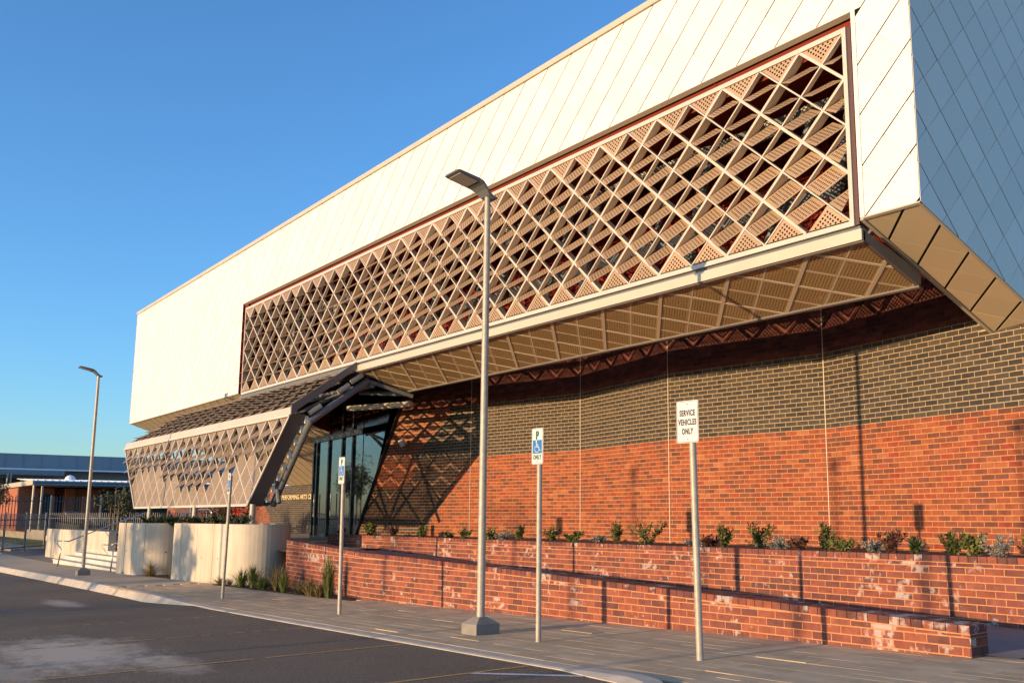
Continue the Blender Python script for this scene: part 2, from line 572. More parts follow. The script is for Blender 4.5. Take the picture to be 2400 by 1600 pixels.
xs_p = [-60, -50, -42, -36, -30, -26, -23, -21, -20, -19, -18, -17, -14, -11, -8.5, -6.5, -5.9, -5.6, -5.3, -5.1, -4.9, -4.6, -4.3, -3, 0, 6]
pavement = sheet('pavement', xs_p, pave_front, lambda x: 13.0 if x > -25 else 17.3, lambda x, y: gz(x) - 0.012, M_PAVB, ny=2)
paths = sheet('path', [-60, -50, -42, -36, -30, -26, -24.2], lambda x: 5.8, lambda x: 7.75, lambda x, y: gz(x) - 0.004, M_PATH)

PL, PW = 0.60, 0.20
pl_list = []
row = 0
y = 5.60
rp = random.Random(3)
while y < 8.75:
    x = -24.2 + (0.3 if row % 2 else 0) + rp.uniform(-0.03, 0.03)
    while x < -2.6:
        cx, cy = x + PL / 2, y + PW / 2
        if cx > -24.2 and not (cx < -16.2 and cy > 7.72):
            pl_list.append((cx, cy, rp.uniform(-0.0009, 0.0009) + (rp.uniform(-0.002, 0.007) if rp.random() < 0.035 or cx > -5.7 and cy < 6.6 else 0), rp.random()))
        x += PL
    y += PW; row += 1
y = 5.60 - PW
while y > 2.2:
    x = -5.0 + (0.3 if row % 2 else 0)
    while x < -2.6:
        cx, cy = x + PL / 2, y + PW / 2
        if cy > pave_front(cx - PL / 2) + 0.12:
            pl_list.append((cx, cy, rp.uniform(-0.004, 0.006), rp.random()))
        x += PL
    y -= PW; row += 1


def psize(c):
    if not in_view(c, 20): return 0
    return 1.0 / max(proj(c)[2], 0.5) ** 2


pl_list.sort(key=lambda q: -psize((q[0], q[1], gz(q[0]))))
pav_meshes = []
for k in range(8):
    b = MB(); b.box(-PL / 2 + .0018, -PW / 2 + .0018, -0.012, PL / 2 - .0018, PW / 2 - .0018, 0.0, t=(k + .5) / 8, skip=(0,))
    pav_meshes.append(b.mesh('paver', M_PAV))
slope_y = -math.atan(0.018)
for q in pl_list[:300]:
    o = bpy.data.objects.new('paver', pav_meshes[int(q[3] * 8)])
    COL.objects.link(o); o.parent = pavement
    o.location = (q[0], q[1], gz(q[0]) + q[2])
    o.rotation_euler = (rp.uniform(-0.004, 0.004), slope_y + rp.uniform(-0.0015, 0.0015), 0)
b = MB()
for q in pl_list[300:]:
    z = gz(q[0]) + q[2]; x0, x1, y0, y1 = q[0] - PL / 2 + .003, q[0] + PL / 2 - .003, q[1] - PW / 2 + .003, q[1] + PW / 2 - .003
    s0, s1 = gz(x0) + q[2], gz(x1) + q[2]
    b.hexa([(x0, y0, s0 - .012), (x1, y0, s1 - .012), (x1, y1, s1 - .012), (x0, y1, s0 - .012), (x0, y0, s0), (x1, y0, s1), (x1, y1, s1), (x0, y1, s0)], t=q[3], skip=(0,))
b.build('paver_field', M_PAV, pavement, kind='stuff')

# kerb: raised at the left, flush along the bays, raised nib at the right
kp = [(-60, 5.75), (-48, 5.72), (-40, 5.70), (-34, 5.72), (-29, 5.74), (-24, 5.74), (-21, 5.70), (-19.6, 5.62), (-18, 5.56), (-16.5, 5.52), (-14, 5.50), (-11, 5.50), (-9, 5.50),
      (-7.6, 5.50), (-6.9, 5.50), (-6.4, 5.50), (-6.0, 5.46), (-5.7, 5.36), (-5.45, 5.18), (-5.28, 4.9), (-5.2, 4.5), (-5.18, 3.5), (-5.18, 1.0), (-5.18, -6)]


def kerb_h(x, y):
    if x < -19.6: return 0.012
    if x < -17.5: return lerp(0.012, -0.004, (x + 19.6) / 2.1)
    if x > -5.9 or y < 5.4: return 0.03
    if x > -7.0: return lerp(-0.004, 0.03, (x + 7.0) / 1.1)
    return -0.002


kb = MB()
rings = []
for i, p in enumerate(kp):
    a = Vector(kp[max(i - 1, 0)]); c = Vector(kp[min(i + 1, len(kp) - 1)])
    e = (c - a).normalized(); n = Vector((e.y, -e.x))   # toward the road
    z = gz(max(p[0], -42)); h = z + kerb_h(*p); rz = z + road_off(p[0]) - 0.02
    pv = Vector(p)
    w = 0.09
    top_in = pv - n * w; top_out = pv + n * (w * 0.7); foot = pv + n * (w * (1.9 if p[0] < -19 or p[0] > -6.8 else 1.1))
    rings.append([(top_in.x, top_in.y, z - 0.02), (top_in.x, top_in.y, h), (top_out.x, top_out.y, h - 0.004), (foot.x, foot.y, min(rz + 0.028, h - 0.01)), (foot.x, foot.y, rz)])
for i in range(len(rings) - 1):
    for k in range(4):
        kb.face([rings[i][k], rings[i][k + 1], rings[i + 1][k + 1], rings[i + 1][k]][::-1])
kb.build('kerb', M_KERB, None, kind=G)

# ------------------------------------------------------------------ the building
B = thing('performing_arts_building', 'large angular arts building clad in white diamond tiles above a red and black brick base', 'building', (-20.0, 10.2, 0))
BL = Vector(LOC[B.name])
YF = 10.2
XL, XR = -42.49, -5.93
ZT, ZB = 9.85, 5.19
SL = 0.343                                  # fall of the underside per metre going back
OX0, OX1, OZ = -29.60, -6.78, 8.06          # big opening
U, V = 0.732, 0.696                         # tile diagonals
XS, ZS = -11.173, 9.652                     # a tile corner on the facade

pieces = []                                 # (poly3d, normal, tone, material key, size)


def tile_field(reg_list, origin, ex, ey, n, u, v, ou, ov, key, gap=0.006, mir=1, thin=0.001, jog=0.12):
    """diamond tiles on a plane: origin + a*ex + b*ey; reg_list convex regions (ccw) in (a,b)"""
    ex = Vector(ex); ey = Vector(ey); n = Vector(n); O = Vector(origin)
    amin = min(p[0] for r in reg_list for p in r); amax = max(p[0] for r in reg_list for p in r)
    bmin = min(p[1] for r in reg_list for p in r); bmax = max(p[1] for r in reg_list for p in r)
    rr = random.Random(int(abs(ou * 31 + ov * 17) * 1000))
    for j in range(int((bmin - ov) / (v / 2)) - 2, int((bmax - ov) / (v / 2)) + 3):
        for i in range(int((amin - ou) / u) - 2, int((amax - ou) / u) + 3):
            ca = ou + (i + (0.5 if j % 2 else 0)) * u; cb = ov + j * v / 2
            d_ = gap
            dm = [(0, -v / 2), (u / 2, 0), ((1 - jog) * d_, v / 2), (-u / 2 + (1 + jog) * d_, 0)]
            if mir < 0: dm = [(-p[0], p[1]) for p in dm][::-1]
            dm = [(ca + p[0], cb + p[1]) for p in dm]
            for rg in reg_list:
                pl = clip_convex(dm, rg)
                if not pl or area(pl) < 0.004: continue
                pl = inset(pl, thin)
                if len(pl) < 3 or area(pl) < 0.003: continue
                t = rr.random()
                lift = rr.uniform(0, 0.0012)
                P = [O + ex * p[0] + ey * p[1] + n * lift for p in pl]
                pieces.append((P, n, t, key, sum((q for q in P), Vector()) / len(P), area(pl)))


# tiles on the facade, with the opening left out
NR = (0, -1, 0)
tile_field([[(XL, OZ), (XR, OZ), (XR, ZT), (XL, ZT)], [(XL, ZB), (OX0, ZB), (OX0, OZ), (XL, OZ)], [(OX1 + 0.07, ZB), (XR, ZB), (XR, OZ), (OX1 + 0.07, OZ)]],
           (0, YF - 0.008, 0), (1, 0, 0), (0, 0, 1), NR, U, V, XS, ZS, 'white', 0.026, 1, 0.0)
# right end wall (its foot follows the sloping underside)
YE = 16.5
tile_field([[(YF, ZB), (YE, ZB - SL * (YE - YF)), (YE, ZT), (YF, ZT)]],
           (XR + 0.008, 0, 0), (0, 1, 0), (0, 0, 1), (1, 0, 0), U, V, 10.451, 7.225, 'white', 0.020, -1, 0.0018)
# beige underside, right strip and left field
cs = 1 / math.hypot(1, SL)
eyS = Vector((0, cs, -SL * cs)); nS = Vector((0, -SL * cs, -cs))
SLEN = 3.9 / cs
LS = (17.3 - YF) / cs
tile_field([[(OX1 + 0.05, 0.05), (OX1 + 0.05, SLEN), (XR - 0.04, SLEN), (XR - 0.04, 0.05)][::-1]],
           Vector((0, YF, ZB)) + nS * 0.008, (1, 0, 0), eyS, nS, U * 1.0, 0.71, -5.98, 0.23, 'beige', 0.042, -1, 0.003, 0.0)
tile_field([[(XL, 0.05), (XL, LS), (OX0, LS), (OX0, 0.05)][::-1]],
           Vector((0, YF, ZB)) + nS * 0.008, (1, 0, 0), eyS, nS, U * 1.0, 0.71, -5.98, 0.23, 'beige', 0.042, -1, 0.003, 0.0)


def vis_size(c, a):
    if not in_view(c, 60): return 0
    return a / max(proj(c)[2], 0.5) ** 2


pieces.sort(key=lambda q: -vis_size(q[4], q[5]))
MATK = {'white': M_WHITE, 'beige': M_BEIGE}
rest = MB()
for i, (P, n, t, key, c, a) in enumerate(pieces):
    Q = P
    # make the winding agree with the outward normal
    nn = (P[1] - P[0]).cross(P[2] - P[1])
    if nn.dot(n) < 0: Q = P[::-1]
    if i < 300:
        b = MB(); b.prism(Q, n, 0.006, t, both=False)
        b.build('cladding_panel', MATK[key], B)
    else:
        rest.prism(Q, n, 0.006, t, 0 if key == 'white' else 1, both=False)
rest.build('cladding_field', [M_WHITE, M_BEIGE], B, kind='stuff')

# body behind the tiles (shows only as thin dark seams)
core = MB()
yb = 25.0


def zs(y): return ZB - SL * (y - YF)


def quad(b, *p, **k): b.face(p, **k)


for (x0, x1, z0, z1) in ((XL, XR, OZ, ZT), (XL, OX0, ZB, OZ), (OX1, XR, ZB, OZ)):
    quad(core, (x0, YF, z0), (x1, YF, z0), (x1, YF, z1), (x0, YF, z1))
quad(core, (XR, YF, ZB), (XR, YE, zs(YE)), (XR, YE, ZT), (XR, YF, ZT))
quad(core, (XR, YE, 0), (XR, yb, 0), (XR, yb, ZT), (XR, YE, ZT))
quad(core, (XL, yb, 0), (XL, YF + 7.1, zs(17.3)), (XL, YF, ZB), (XL, YF, ZT), (XL, yb, ZT))
quad(core, (XL, YF, ZT), (XR, YF, ZT), (XR, yb, ZT), (XL, yb, ZT))
quad(core, (XL, yb, 0), (XL, yb, ZT), (XR, yb, ZT), (XR, yb, 0))
quad(core, (OX1, YF, ZB), (OX1, YF + 3.9, zs(YF + 3.9)), (XR, YF + 3.9, zs(YF + 3.9)), (XR, YF, ZB))
quad(core, (XL, YF, ZB), (XL, 17.3, zs(17.3)), (OX0, 17.3, zs(17.3)), (OX0, YF, ZB))
core.build('wall', M_GAP, B)

# trims: roof edge, opening edge, corner, underside edges
tb = MB()
tb.box(XL - 0.03, YF - 0.05, ZT + 0.006, XR + 0.03, YF + 0.5, ZT + 0.118)
tb.box(XR - 0.5, YF + 0.5, ZT + 0.006, XR + 0.03, YE, ZT + 0.118)
tb.build('roof_capping', M_CREAM, B)
tb = MB()
tb.box(OX1, YF - 0.012, ZB, OX1 + 0.064, YF - 0.001, OZ + 0.08)
tb.box(XL - 0.012, YF - 0.02, ZB, XL, YF + 0.15, ZT)
tb.build('corner_trim', M_WHITE, B)
tb = MB()
# cream returns in the top and the sides of the opening
tb.hexa([(OX0, YF - 0.014, OZ - .006), (OX1, YF - 0.014, OZ - .006), (OX1, YF + .075, OZ - .036), (OX0, YF + .075, OZ - .036),
         (OX0, YF - 0.014, OZ + .004), (OX1, YF - 0.014, OZ + .004), (OX1, YF + .075, OZ + .004), (OX0, YF + .075, OZ + .004)])
tb.build('opening_trim', M_CREAM, B)
tb = MB()
tb.bar((OX1 + 0.02, YF, ZB - 0.02), (OX1 + 0.02, YF + 3.75, zs(YF + 3.75) - 0.02), 0.05, 0.03, nS, 0.0)
tb.build('underside_trim', M_CREAM, B); tb = MB()
tb.bar((XR - 0.02, YF, ZB - 0.008), (XR - 0.02, YE, zs(YE) - 0.008), 0.04, 0.02, nS, 0.0)
tb.build('underside_trim', M_CREAM, B); tb = MB()
tb.bar((OX1, YF + 0.02, ZB - 0.014), (XR, YF + 0.02, ZB - 0.014), 0.05, 0.02, nS, 0.0)
tb.build('underside_trim', M_CREAM, B); tb = MB()
tb.bar((XL, YF + 0.02, ZB - 0.014), (OX0, YF + 0.02, ZB - 0.014), 0.05, 0.02, nS, 0.0)
tb.build('underside_trim', M_CREAM, B)

CX = -21.30                                       # right end of the entrance canopy
# dark red lining of the recess behind the screen
rb = MB()
yR = 12.9
rb.box(OX0, YF + 0.20, OZ + 0.004, OX1, yR, OZ + 0.10)                         # head
rb.face([(OX0 + .003, YF, ZB), (OX0 + .003, 13.37, zs(13.37)), (OX0 + .003, 13.37, OZ), (OX0 + .003, YF, OZ)])   # left cheek
rb.face([(OX1 - .003, YF, ZB), (OX1 - .003, YF, OZ), (OX1 - .003, 13.6, OZ), (OX1 - .003, 13.6, zs(13.6))])      # right cheek
rb.build('recess_lining', M_REDM, B)
rb = MB()
x = OX0
while x < OX1 - 0.05:
    # ribbed metal back wall
    rb.box(x, yR - 0.03, 5.95, x + 0.09, yR + 0.02, OZ)
    x += 0.2
rb.face([(OX0, yR, 5.6), (OX1, yR, 5.6), (OX1, yR, OZ), (OX0, yR, OZ)])
for k in range(11):
    z = 6.0 + k * 0.19
    rb.box(OX0, yR - 0.07, z, OX1, yR - 0.035, z + 0.07)
rb.build('ribbed_back_wall', M_REDD, B)
en = MB()  # added dark sheet over the entry, keeps sunlight off the recess and upper glass
en.hexa([(OX0 + .01, 10.36, 5.06), (CX + .3, 10.36, 5.06), (CX + .3, 12.88, 5.44), (OX0 + .01, 12.88, 5.44),
         (OX0 + .01, 10.36, 5.10), (CX + .3, 10.36, 5.10), (CX + .3, 12.88, 5.48), (OX0 + .01, 12.88, 5.48)])
en.build('entry_light_baffle', mat('baffle_dark', (0.035, 0.022, 0.02), 0.8), B)
fl = MB()
for i in range(9):
    X = OX0 + (i + 1) * (OX1 - OX0) / 9
    fl.box(X - 0.004, YF + 0.07, OZ - 0.16, X + 0.004, YF + 0.075, OZ)
fl.box(OX0 + 0.02, YF + 0.12, OZ - 0.34, OX1 - 0.02, YF + 0.125, OZ - 0.002)
fl.box(OX0 + 0.006, YF + 0.06, ZB, OX0 + 0.30, YF + 0.065, OZ - 0.002)
fl.build('recess_flashing', M_REDM, B)

# ---------------------------------------------------------------- diamond lattices
def lattice(parent, origin, ex, ey, n, u, v, region, thick_par, tiltf, panel_name, bar_name, pmat, bmat, off_panel=0.0, depths=(0.15, 0.075), widths=(0.042, 0.022), pscale=0.93, half_tilt=False):
    """diamond lattice: vertices at (i*u, j*v) and half steps, in plane coords; outward normal n.
       region: convex ccw polygon in (a,b).  panels turn about their level diagonal by tiltf(a,b) (0 = flat)."""
    O = Vector(origin); ex = Vector(ex).normalized(); ey = Vector(ey).normalized(); n = Vector(n).normalized()
    W = lambda a, b, h=0.0: O + ex * a + ey * b + n * h
    amin = min(p[0] for p in region); amax = max(p[0] for p in region)
    bmin = min(p[1] for p in region); bmax = max(p[1] for p in region)
    lim = int((amax - amin) / u + (bmax - bmin) / v) + 4
    i0 = int(amin / u - bmax / v) - 2; i1 = int(amax / u + bmax / v) + 3
    for fam in (1, -1):
        for i in range(i0, i1):
            # line a/u + fam*b/v = i
            # param by b
            pts = []
            b0, b1 = bmin - 1, bmax + 1
            a_ = lambda bb: u * (i - fam * bb / v)
            lo, hi = b0, b1
            ok = True
            for k in range(len(region)):
                p, q = region[k], region[(k + 1) % len(region)]
                A, Bc = -(q[1] - p[1]), (q[0] - p[0])
                Cc = -(A * p[0] + Bc * p[1])
                f0 = A * a_(lo) + Bc * lo + Cc; f1 = A * a_(hi) + Bc * hi + Cc
                if f0 < -1e-7 and f1 < -1e-7: ok = False; break
                if f0 < -1e-7: lo = lo + (hi - lo) * f0 / (f0 - f1)
                elif f1 < -1e-7: hi = lo + (hi - lo) * f0 / (f0 - f1)
            if not ok or hi - lo < 0.05: continue
            th = (i % 2) == thick_par
            mb = MB()
            d = depths[0] if th else depths[1]
            w = widths[0] if th else widths[1]
            hofs = (0.0 if fam == 1 else -0.002) - (0.0 if th else 0.004)
            mb.bar(W(a_(lo), lo), W(a_(hi), hi), w, d, n, hofs - d / 2)
            mb.build(bar_name, bmat, parent)
    pan = []
    for j in range(int(bmin / (v / 2)) - 2, int(bmax / (v / 2)) + 3):
        for i in range(int(amin / u) - 2, int(amax / u) + 3):
            ca = (i + (0.5 if j % 2 == 0 else 0)) * u; cb = j * v / 2
            dm = [(ca, cb - v / 2), (ca + u / 2, cb), (ca, cb + v / 2), (ca - u / 2, cb)]
            pl = clip_convex(dm, region)
            if not pl or area(pl) < 0.3 * u * v / 2 * 0.9 * 0.5: continue
            full = abs(area(pl) - u * v / 2) < 0.01
            side = half_tilt and not full and bmin + 0.1 < cb < bmax - 0.1
            t = tiltf(ca, cb) if full or side else 0.0
            if t is None: continue
            pl = inset(pl, 0.018)
            if len(pl) < 3: continue
            ct, st = math.cos(R(t)), math.sin(R(t))
            P = []; UVs = []
            for (a, bb) in pl:
                da, db = a - ca, bb - cb
                P.append(W(ca + da, cb + db * ct, -db * st + off_panel - 0.012))
                UVs.append((0.5 + (da / u + db / v), 0.5 + (da / u - db / v)))
            pn = (n * ct + ey * st)
            pan.append((P, UVs, pn, vis_size(W(ca, cb), u * v)))
    pan.sort(key=lambda q: -q[3])
    restp = MB()
    rr = random.Random(5)
    for k, (P, UVs, pn, s_) in enumerate(pan):
        t = rr.random()
        if (P[1] - P[0]).cross(P[2] - P[1]).dot(pn) < 0: P = P[::-1]; UVs = UVs[::-1]
        mb = restp if k >= 290 else MB()
        mb.prism(P, pn, 0.005, t, uv=UVs)
        if k < 290: mb.build(panel_name, pmat, parent)
    if restp.f: restp.build(panel_name.replace('panel', 'field'), pmat, parent, kind='stuff')


# main screen in its frame
SX0, SX1, SZ0, SZ1 = -29.285, -6.86, 5.10, 7.868
scr = MB()
fw = 0.07; fd = 0.20
SY = YF - 0.03                                    # face of the frame
scr.box(SX0, SY, SZ1 - fw, SX1, SY + fd, SZ1)
scr.box(SX0, SY, SZ0, SX1, SY + fd, SZ0 + fw)
scr.box(SX0, SY + .001, SZ0 + fw, SX0 + 0.05, SY + fd, SZ1 - fw)
scr.build('screen_frame', M_FRAME, B)
screen = B.children[-1] if False else [o for o in bpy.data.objects if o.name.startswith('screen_frame')][-1]
sb = MB(); sb.box(SX1 - 0.062, SY + .001, SZ0 + fw, SX1 - .001, SY + fd - .001, SZ1 - fw)
sb.build('frame_side', M_FRAME, screen)
sb = MB(); sb.box(SX1, SY + 0.03, SZ0 + 0.01, SX1 + 0.06, SY + 0.3, SZ1 - 0.01)
sb.build('frame_return', mat('plum_brown_paint', (0.085, 0.035, 0.03), 0.6), screen)
LU = (22.36) / 31; LV = (7.813 - 5.178) / 4
LXR = -6.92


def tilt_main(a, b):
    # a runs from the right edge (0) to the left (negative), b from the top (0) down (negative)
    c = -a / LU; k = -b / LV
    w = math.sin(1.1 * k - 0.21 * c + 0.3) + 0.5 * math.sin(0.33 * c + 0.9 * k + 1.0)
    q = min(1, max(0, (c - 15) / 11)); q = q * q * (3 - 2 * q)
    t = 44 + 20 * q + (6 - 3 * q) * w
    p = min(1, max(0, (10 - c) / 6))
    t += p * (1 if k < 1.3 else (-6 if k < 3.2 else 1))
    return max(28, min(66, t))


lattice(screen, (LXR, SY + 0.012, 7.813), (1, 0, 0), (0, 0, 1), NR, LU, LV,
        [(-31 * LU, -4 * LV), (0, -4 * LV), (0, 0), (-31 * LU, 0)], 1, tilt_main, 'louvre_panel', 'lattice_bar', M_LOUV, M_FRAME, half_tilt=True)

# fascia below the screen and the perforated soffit behind it
CX = -21.30                                       # right end of the entrance canopy
fb = MB()
fb.box(CX, YF - 0.01, 4.895, SX1 + 0.09, YF + 0.07, 5.045)
fb.build('fascia', M_CREAM, B)
fb = MB()
fb.box(CX, YF + 0.03, 5.045, SX1 + 0.05, YF + 0.12, 5.10)
fb.box(OX0 + .01, YF + 0.03, 4.90, CX - .001, YF + 0.10, 5.098)  # added dark strip above the canopy, shuts out the sunlit red behind
fb.build('gap_filler', M_STEEL, B)
slen = math.hypot(1.307, 0.42)
eyP = Vector((0, 1.307 / slen, -0.42 / slen)); nP = Vector((0, -0.42 / slen, -1.307 / slen))
O_P = Vector((LXR, YF + 0.03, 4.90))
sf = MB()
for (a0, a1) in ((0.0, 0.03), (slen - 0.045, slen)):
    sf.bar(O_P + Vector((CX - LXR, 0, 0)) + eyP * (a0 + a1) / 2, O_P + Vector((0.15, 0, 0)) + eyP * (a0 + a1) / 2, a1 - a0, 0.05, nP, 0)
sf.build('soffit_frame', M_EDGE, B)
soff = [o for o in bpy.data.objects if o.name.startswith('soffit_frame')][-1]
sf = MB()
sf.hexa([O_P + Vector((0.10, 0, 0)), O_P + Vector((0.15, 0, 0)), O_P + Vector((0.15, 0, 0)) + eyP * (slen + .01), O_P + Vector((0.10, 0, 0)) + eyP * (slen + .01),
         O_P + Vector((0.10, 0, 0.14)), O_P + Vector((0.15, 0, 0.14)), O_P + Vector((0.15, 0, 0.22)) + eyP * (slen + .01), O_P + Vector((0.10, 0, 0.22)) + eyP * (slen + .01)])
sf.build('soffit_return', M_EDGE, B)
lattice(soff, O_P, (1, 0, 0), eyP, nP, LU, slen / 2,
        [(CX - LXR + 0.02, 0), (0.10, 0), (0.10, slen), (CX - LXR + 0.02, slen)], 1, lambda a, b: 0.0, 'soffit_panel', 'soffit_bar', M_SOFP, M_SOFB,
        off_panel=0.005, depths=(0.05, 0.03), widths=(0.055, 0.028))

# steelwork inside the recess
st = MB()
st.box(OX0 + 0.2, 11.3, 7.33, OX1 - 0.2, 11.36, 7.60)
st.box(OX0 + 0.2, 11.3, 6.05, OX1 - 0.2, 11.36, 6.22)
st.box(OX0 + 0.2, 11.2, 5.3, OX1 - 0.2, 11.3, 5.42)
x = OX1 - 1.2; k = 0
while x > OX0 + 0.5:
    st.tube([(x, 11.15, 5.25), (x + 0.55, 11.2, 7.5)], 0.10, 10)
    st.tube([(x - 1.3, 11.15, 5.25), (x - 0.2, 11.2, 7.4)], 0.045, 8)
    x -= 2.88; k += 1
st.build('steel_truss', M_STEEL, B)
truss = [o for o in bpy.data.objects if o.name.startswith('steel_truss')][-1]
bt = MB()
x = OX1 - 0.3
while x > OX0 + 0.3:
    for q in range(5):
        xx = x - 0.06 * q - 0.1
        bt.box(xx - 0.010, 11.28, 7.46, xx + 0.010, 11.299, 7.48)
    bt.tube([(x - 0.58, 11.2, 7.5), (x - 0.44, 11.2, 7.52)], 0.04, 8)
    x -= LU
bt.build('bolt', M_BOLT, truss)

# ---------------------------------------------------------------- entrance canopy
CL = -36.16
FY, FZ = 8.6, 3.74                                # fold line
BY, BZ = 8.50, 1.64                               # lower edge
TY, TZ = 10.2, 5.02                               # upper edge, under the screen
canopy = MB()
NTOP, NBOT = 20, 14
cu = (CX - CL) / NTOP
ll = math.hypot(FY - BY, FZ - BZ)
eyL = Vector((0, (FY - BY) / ll, (FZ - BZ) / ll)); nL = Vector((0, -eyL.z, eyL.y))
cv = ll / 3
BXL, BXR = CL + 3 * cu, CX - 3 * cu               # lower corners
# fold fascia
canopy.hexa([(CL - 0.02, FY - 0.03, FZ - 0.015), (CX + 0.02, FY - 0.03, FZ - 0.015), (CX + 0.02, FY + 0.10, FZ - 0.015), (CL - 0.02, FY + 0.10, FZ - 0.015),
             (CL + 0.06, FY + 0.01, FZ + 0.17), (CX + 0.02, FY + 0.01, FZ + 0.17), (CX + 0.02, FY + 0.16, FZ + 0.17), (CL + 0.06, FY + 0.16, FZ + 0.17)])
canopy.build('canopy_fascia', M_CREAM, B)
can = [o for o in bpy.data.objects if o.name.startswith('canopy_fascia')][-1]
cf = MB()
cf.bar((CL, FY - 0.035, FZ - 0.04), (CX, FY - 0.035, FZ - 0.04), 0.05, 0.05, nL)
cf.bar((BXL, BY, BZ), (BXR, BY, BZ), 0.06, 0.07, nL)
cf.bar((BXL, BY, BZ), (CL, FY, FZ), 0.05, 0.07, nL)
cf.bar((BXR, BY, BZ), (CX, FY, FZ), 0.05, 0.07, nL)
cf.build('canopy_frame', M_FRAME, can)


def tilt_low(a, b):
    c = (a) / cu; k = b / cv                       # k: 0 bottom .. 3 top
    if k > 2.3: return 43
    if k > 1.8: return 45
    edge = 1.2 + 0.35 * math.sin(0.55 * c + 0.4) + (0.35 if c < 4 else 0)
    if k > edge: return 44
    return 0.0


lattice(can, (BXL - 3 * cu, BY, BZ), (1, 0, 0), eyL, nL, cu, cv,
        [(3 * cu, 0), (3 * cu + NBOT * cu, 0), (NTOP * cu, ll), (0, ll)], 1, lambda a, b: tilt_low(a - 3 * cu, b), 'canopy_panel', 'canopy_bar', M_CANP, M_FRAME,
        depths=(0.07, 0.05), widths=(0.036, 0.02))
# sloping upper part with open louvres
lu2 = math.hypot(TY - FY, TZ - FZ - 0.15)
eyU = Vector((0, (TY - FY) / lu2, (TZ - FZ - 0.15) / lu2)); nU = Vector((0, -eyU.z, eyU.y))
lattice(can, (CL, FY + 0.05, FZ + 0.15), (1, 0, 0), eyU, nU, cu, lu2 / 3,
        [(0, 0), (NTOP * cu, 0), (NTOP * cu, lu2), (1.5 * cu, lu2)], 0, lambda a, b: 30 + 4 * math.sin(a * 0.8), 'roof_louvre_panel', 'canopy_roof_bar', M_CANP, M_EDGE,
        depths=(0.10, 0.06), widths=(0.034, 0.02), off_panel=0.02)

# dark edge plates and tubes of the canopy's open end
ce = MB()
inn = Vector((0, 0.34, 0))
ce.hexa([(BXR + 0.02, BY - 0.03, BZ - 0.03), (BXR + 0.055, BY - 0.03, BZ - 0.03), (BXR + 0.055, BY + 0.33, BZ - 0.03), (BXR + 0.02, BY + 0.33, BZ - 0.03),
         (CX + 0.02, FY - 0.03, FZ), (CX + 0.055, FY - 0.03, FZ), (CX + 0.055, FY + 0.33, FZ), (CX + 0.02, FY + 0.33, FZ)])
ce.build('edge_plate', M_EDGE, can); ce = MB()
ce.hexa([(CX + 0.022, FY - 0.03, FZ - 0.02), (CX + 0.07, FY - 0.03, FZ - 0.02), (CX + 0.07, TY, TZ - 0.05), (CX + 0.022, TY, TZ - 0.05),
         (CX + 0.022, FY - 0.03, FZ + 0.21), (CX + 0.07, FY - 0.03, FZ + 0.21), (CX + 0.07, TY, TZ + 0.13), (CX + 0.022, TY, TZ + 0.13)])
ce.build('edge_plate', M_EDGE, can); ce = MB()
ce.hexa([(BXL - 0.055, BY - 0.03, BZ - 0.03), (BXL - 0.02, BY - 0.03, BZ - 0.03), (BXL - 0.02, BY + 0.28, BZ - 0.03), (BXL - 0.055, BY + 0.28, BZ - 0.03),
         (CL - 0.055, FY - 0.03, FZ), (CL - 0.02, FY - 0.03, FZ), (CL - 0.02, FY + 0.28, FZ), (CL - 0.055, FY + 0.28, FZ)])
ce.build('edge_plate', M_EDGE, can)
tu = MB()
TI = 0.50
tu.tube([(BXR + 0.1, BY + TI + .1, BZ + 0.02), (CX + 0.05, FY + TI - 0.05, FZ - 0.15), (CX - 0.05, TY + 0.35, TZ - 0.32)], 0.085, 12)
tu.tube([(BXL - 0.1, BY + TI, BZ + 0.02), (CL, FY + TI, FZ - 0.1), (CL + 1.0, TY + 0.3, TZ - 0.4)], 0.07, 10)
tu.tube([(CL, FY + TI, FZ - 0.12), (CX, FY + TI, FZ - 0.12)], 0.07, 10)
tu.tube([(BXL, BY + TI, BZ + 0.05), (BXR, BY + TI, BZ + 0.05)], 0.07, 10)
tu.tube([(CL + 1, TY + 0.45, TZ - 0.42), (CX, TY + 0.45, TZ - 0.42)], 0.08, 10)
for i in range(0, 14, 3):
    a = BXL + i * cu
    tu.tube([(a, BY + TI, BZ + 0.05), (a + 1.5 * cu, FY + TI, FZ - 0.12)], 0.055, 8)
    tu.tube([(a + 3 * cu, BY + TI, BZ + 0.05), (a + 1.5 * cu, FY + TI, FZ - 0.12)], 0.055, 8)
for i in range(0, 20, 4):
    a = CX - i * cu
    tu.tube([(a, FY + TI, FZ - 0.12), (a - 2 * cu, TY + 0.45, TZ - 0.42)], 0.05, 8)
    tu.tube([(a - 4 * cu, FY + TI, FZ - 0.12), (a - 2 * cu, TY + 0.45, TZ - 0.42)], 0.05, 8)
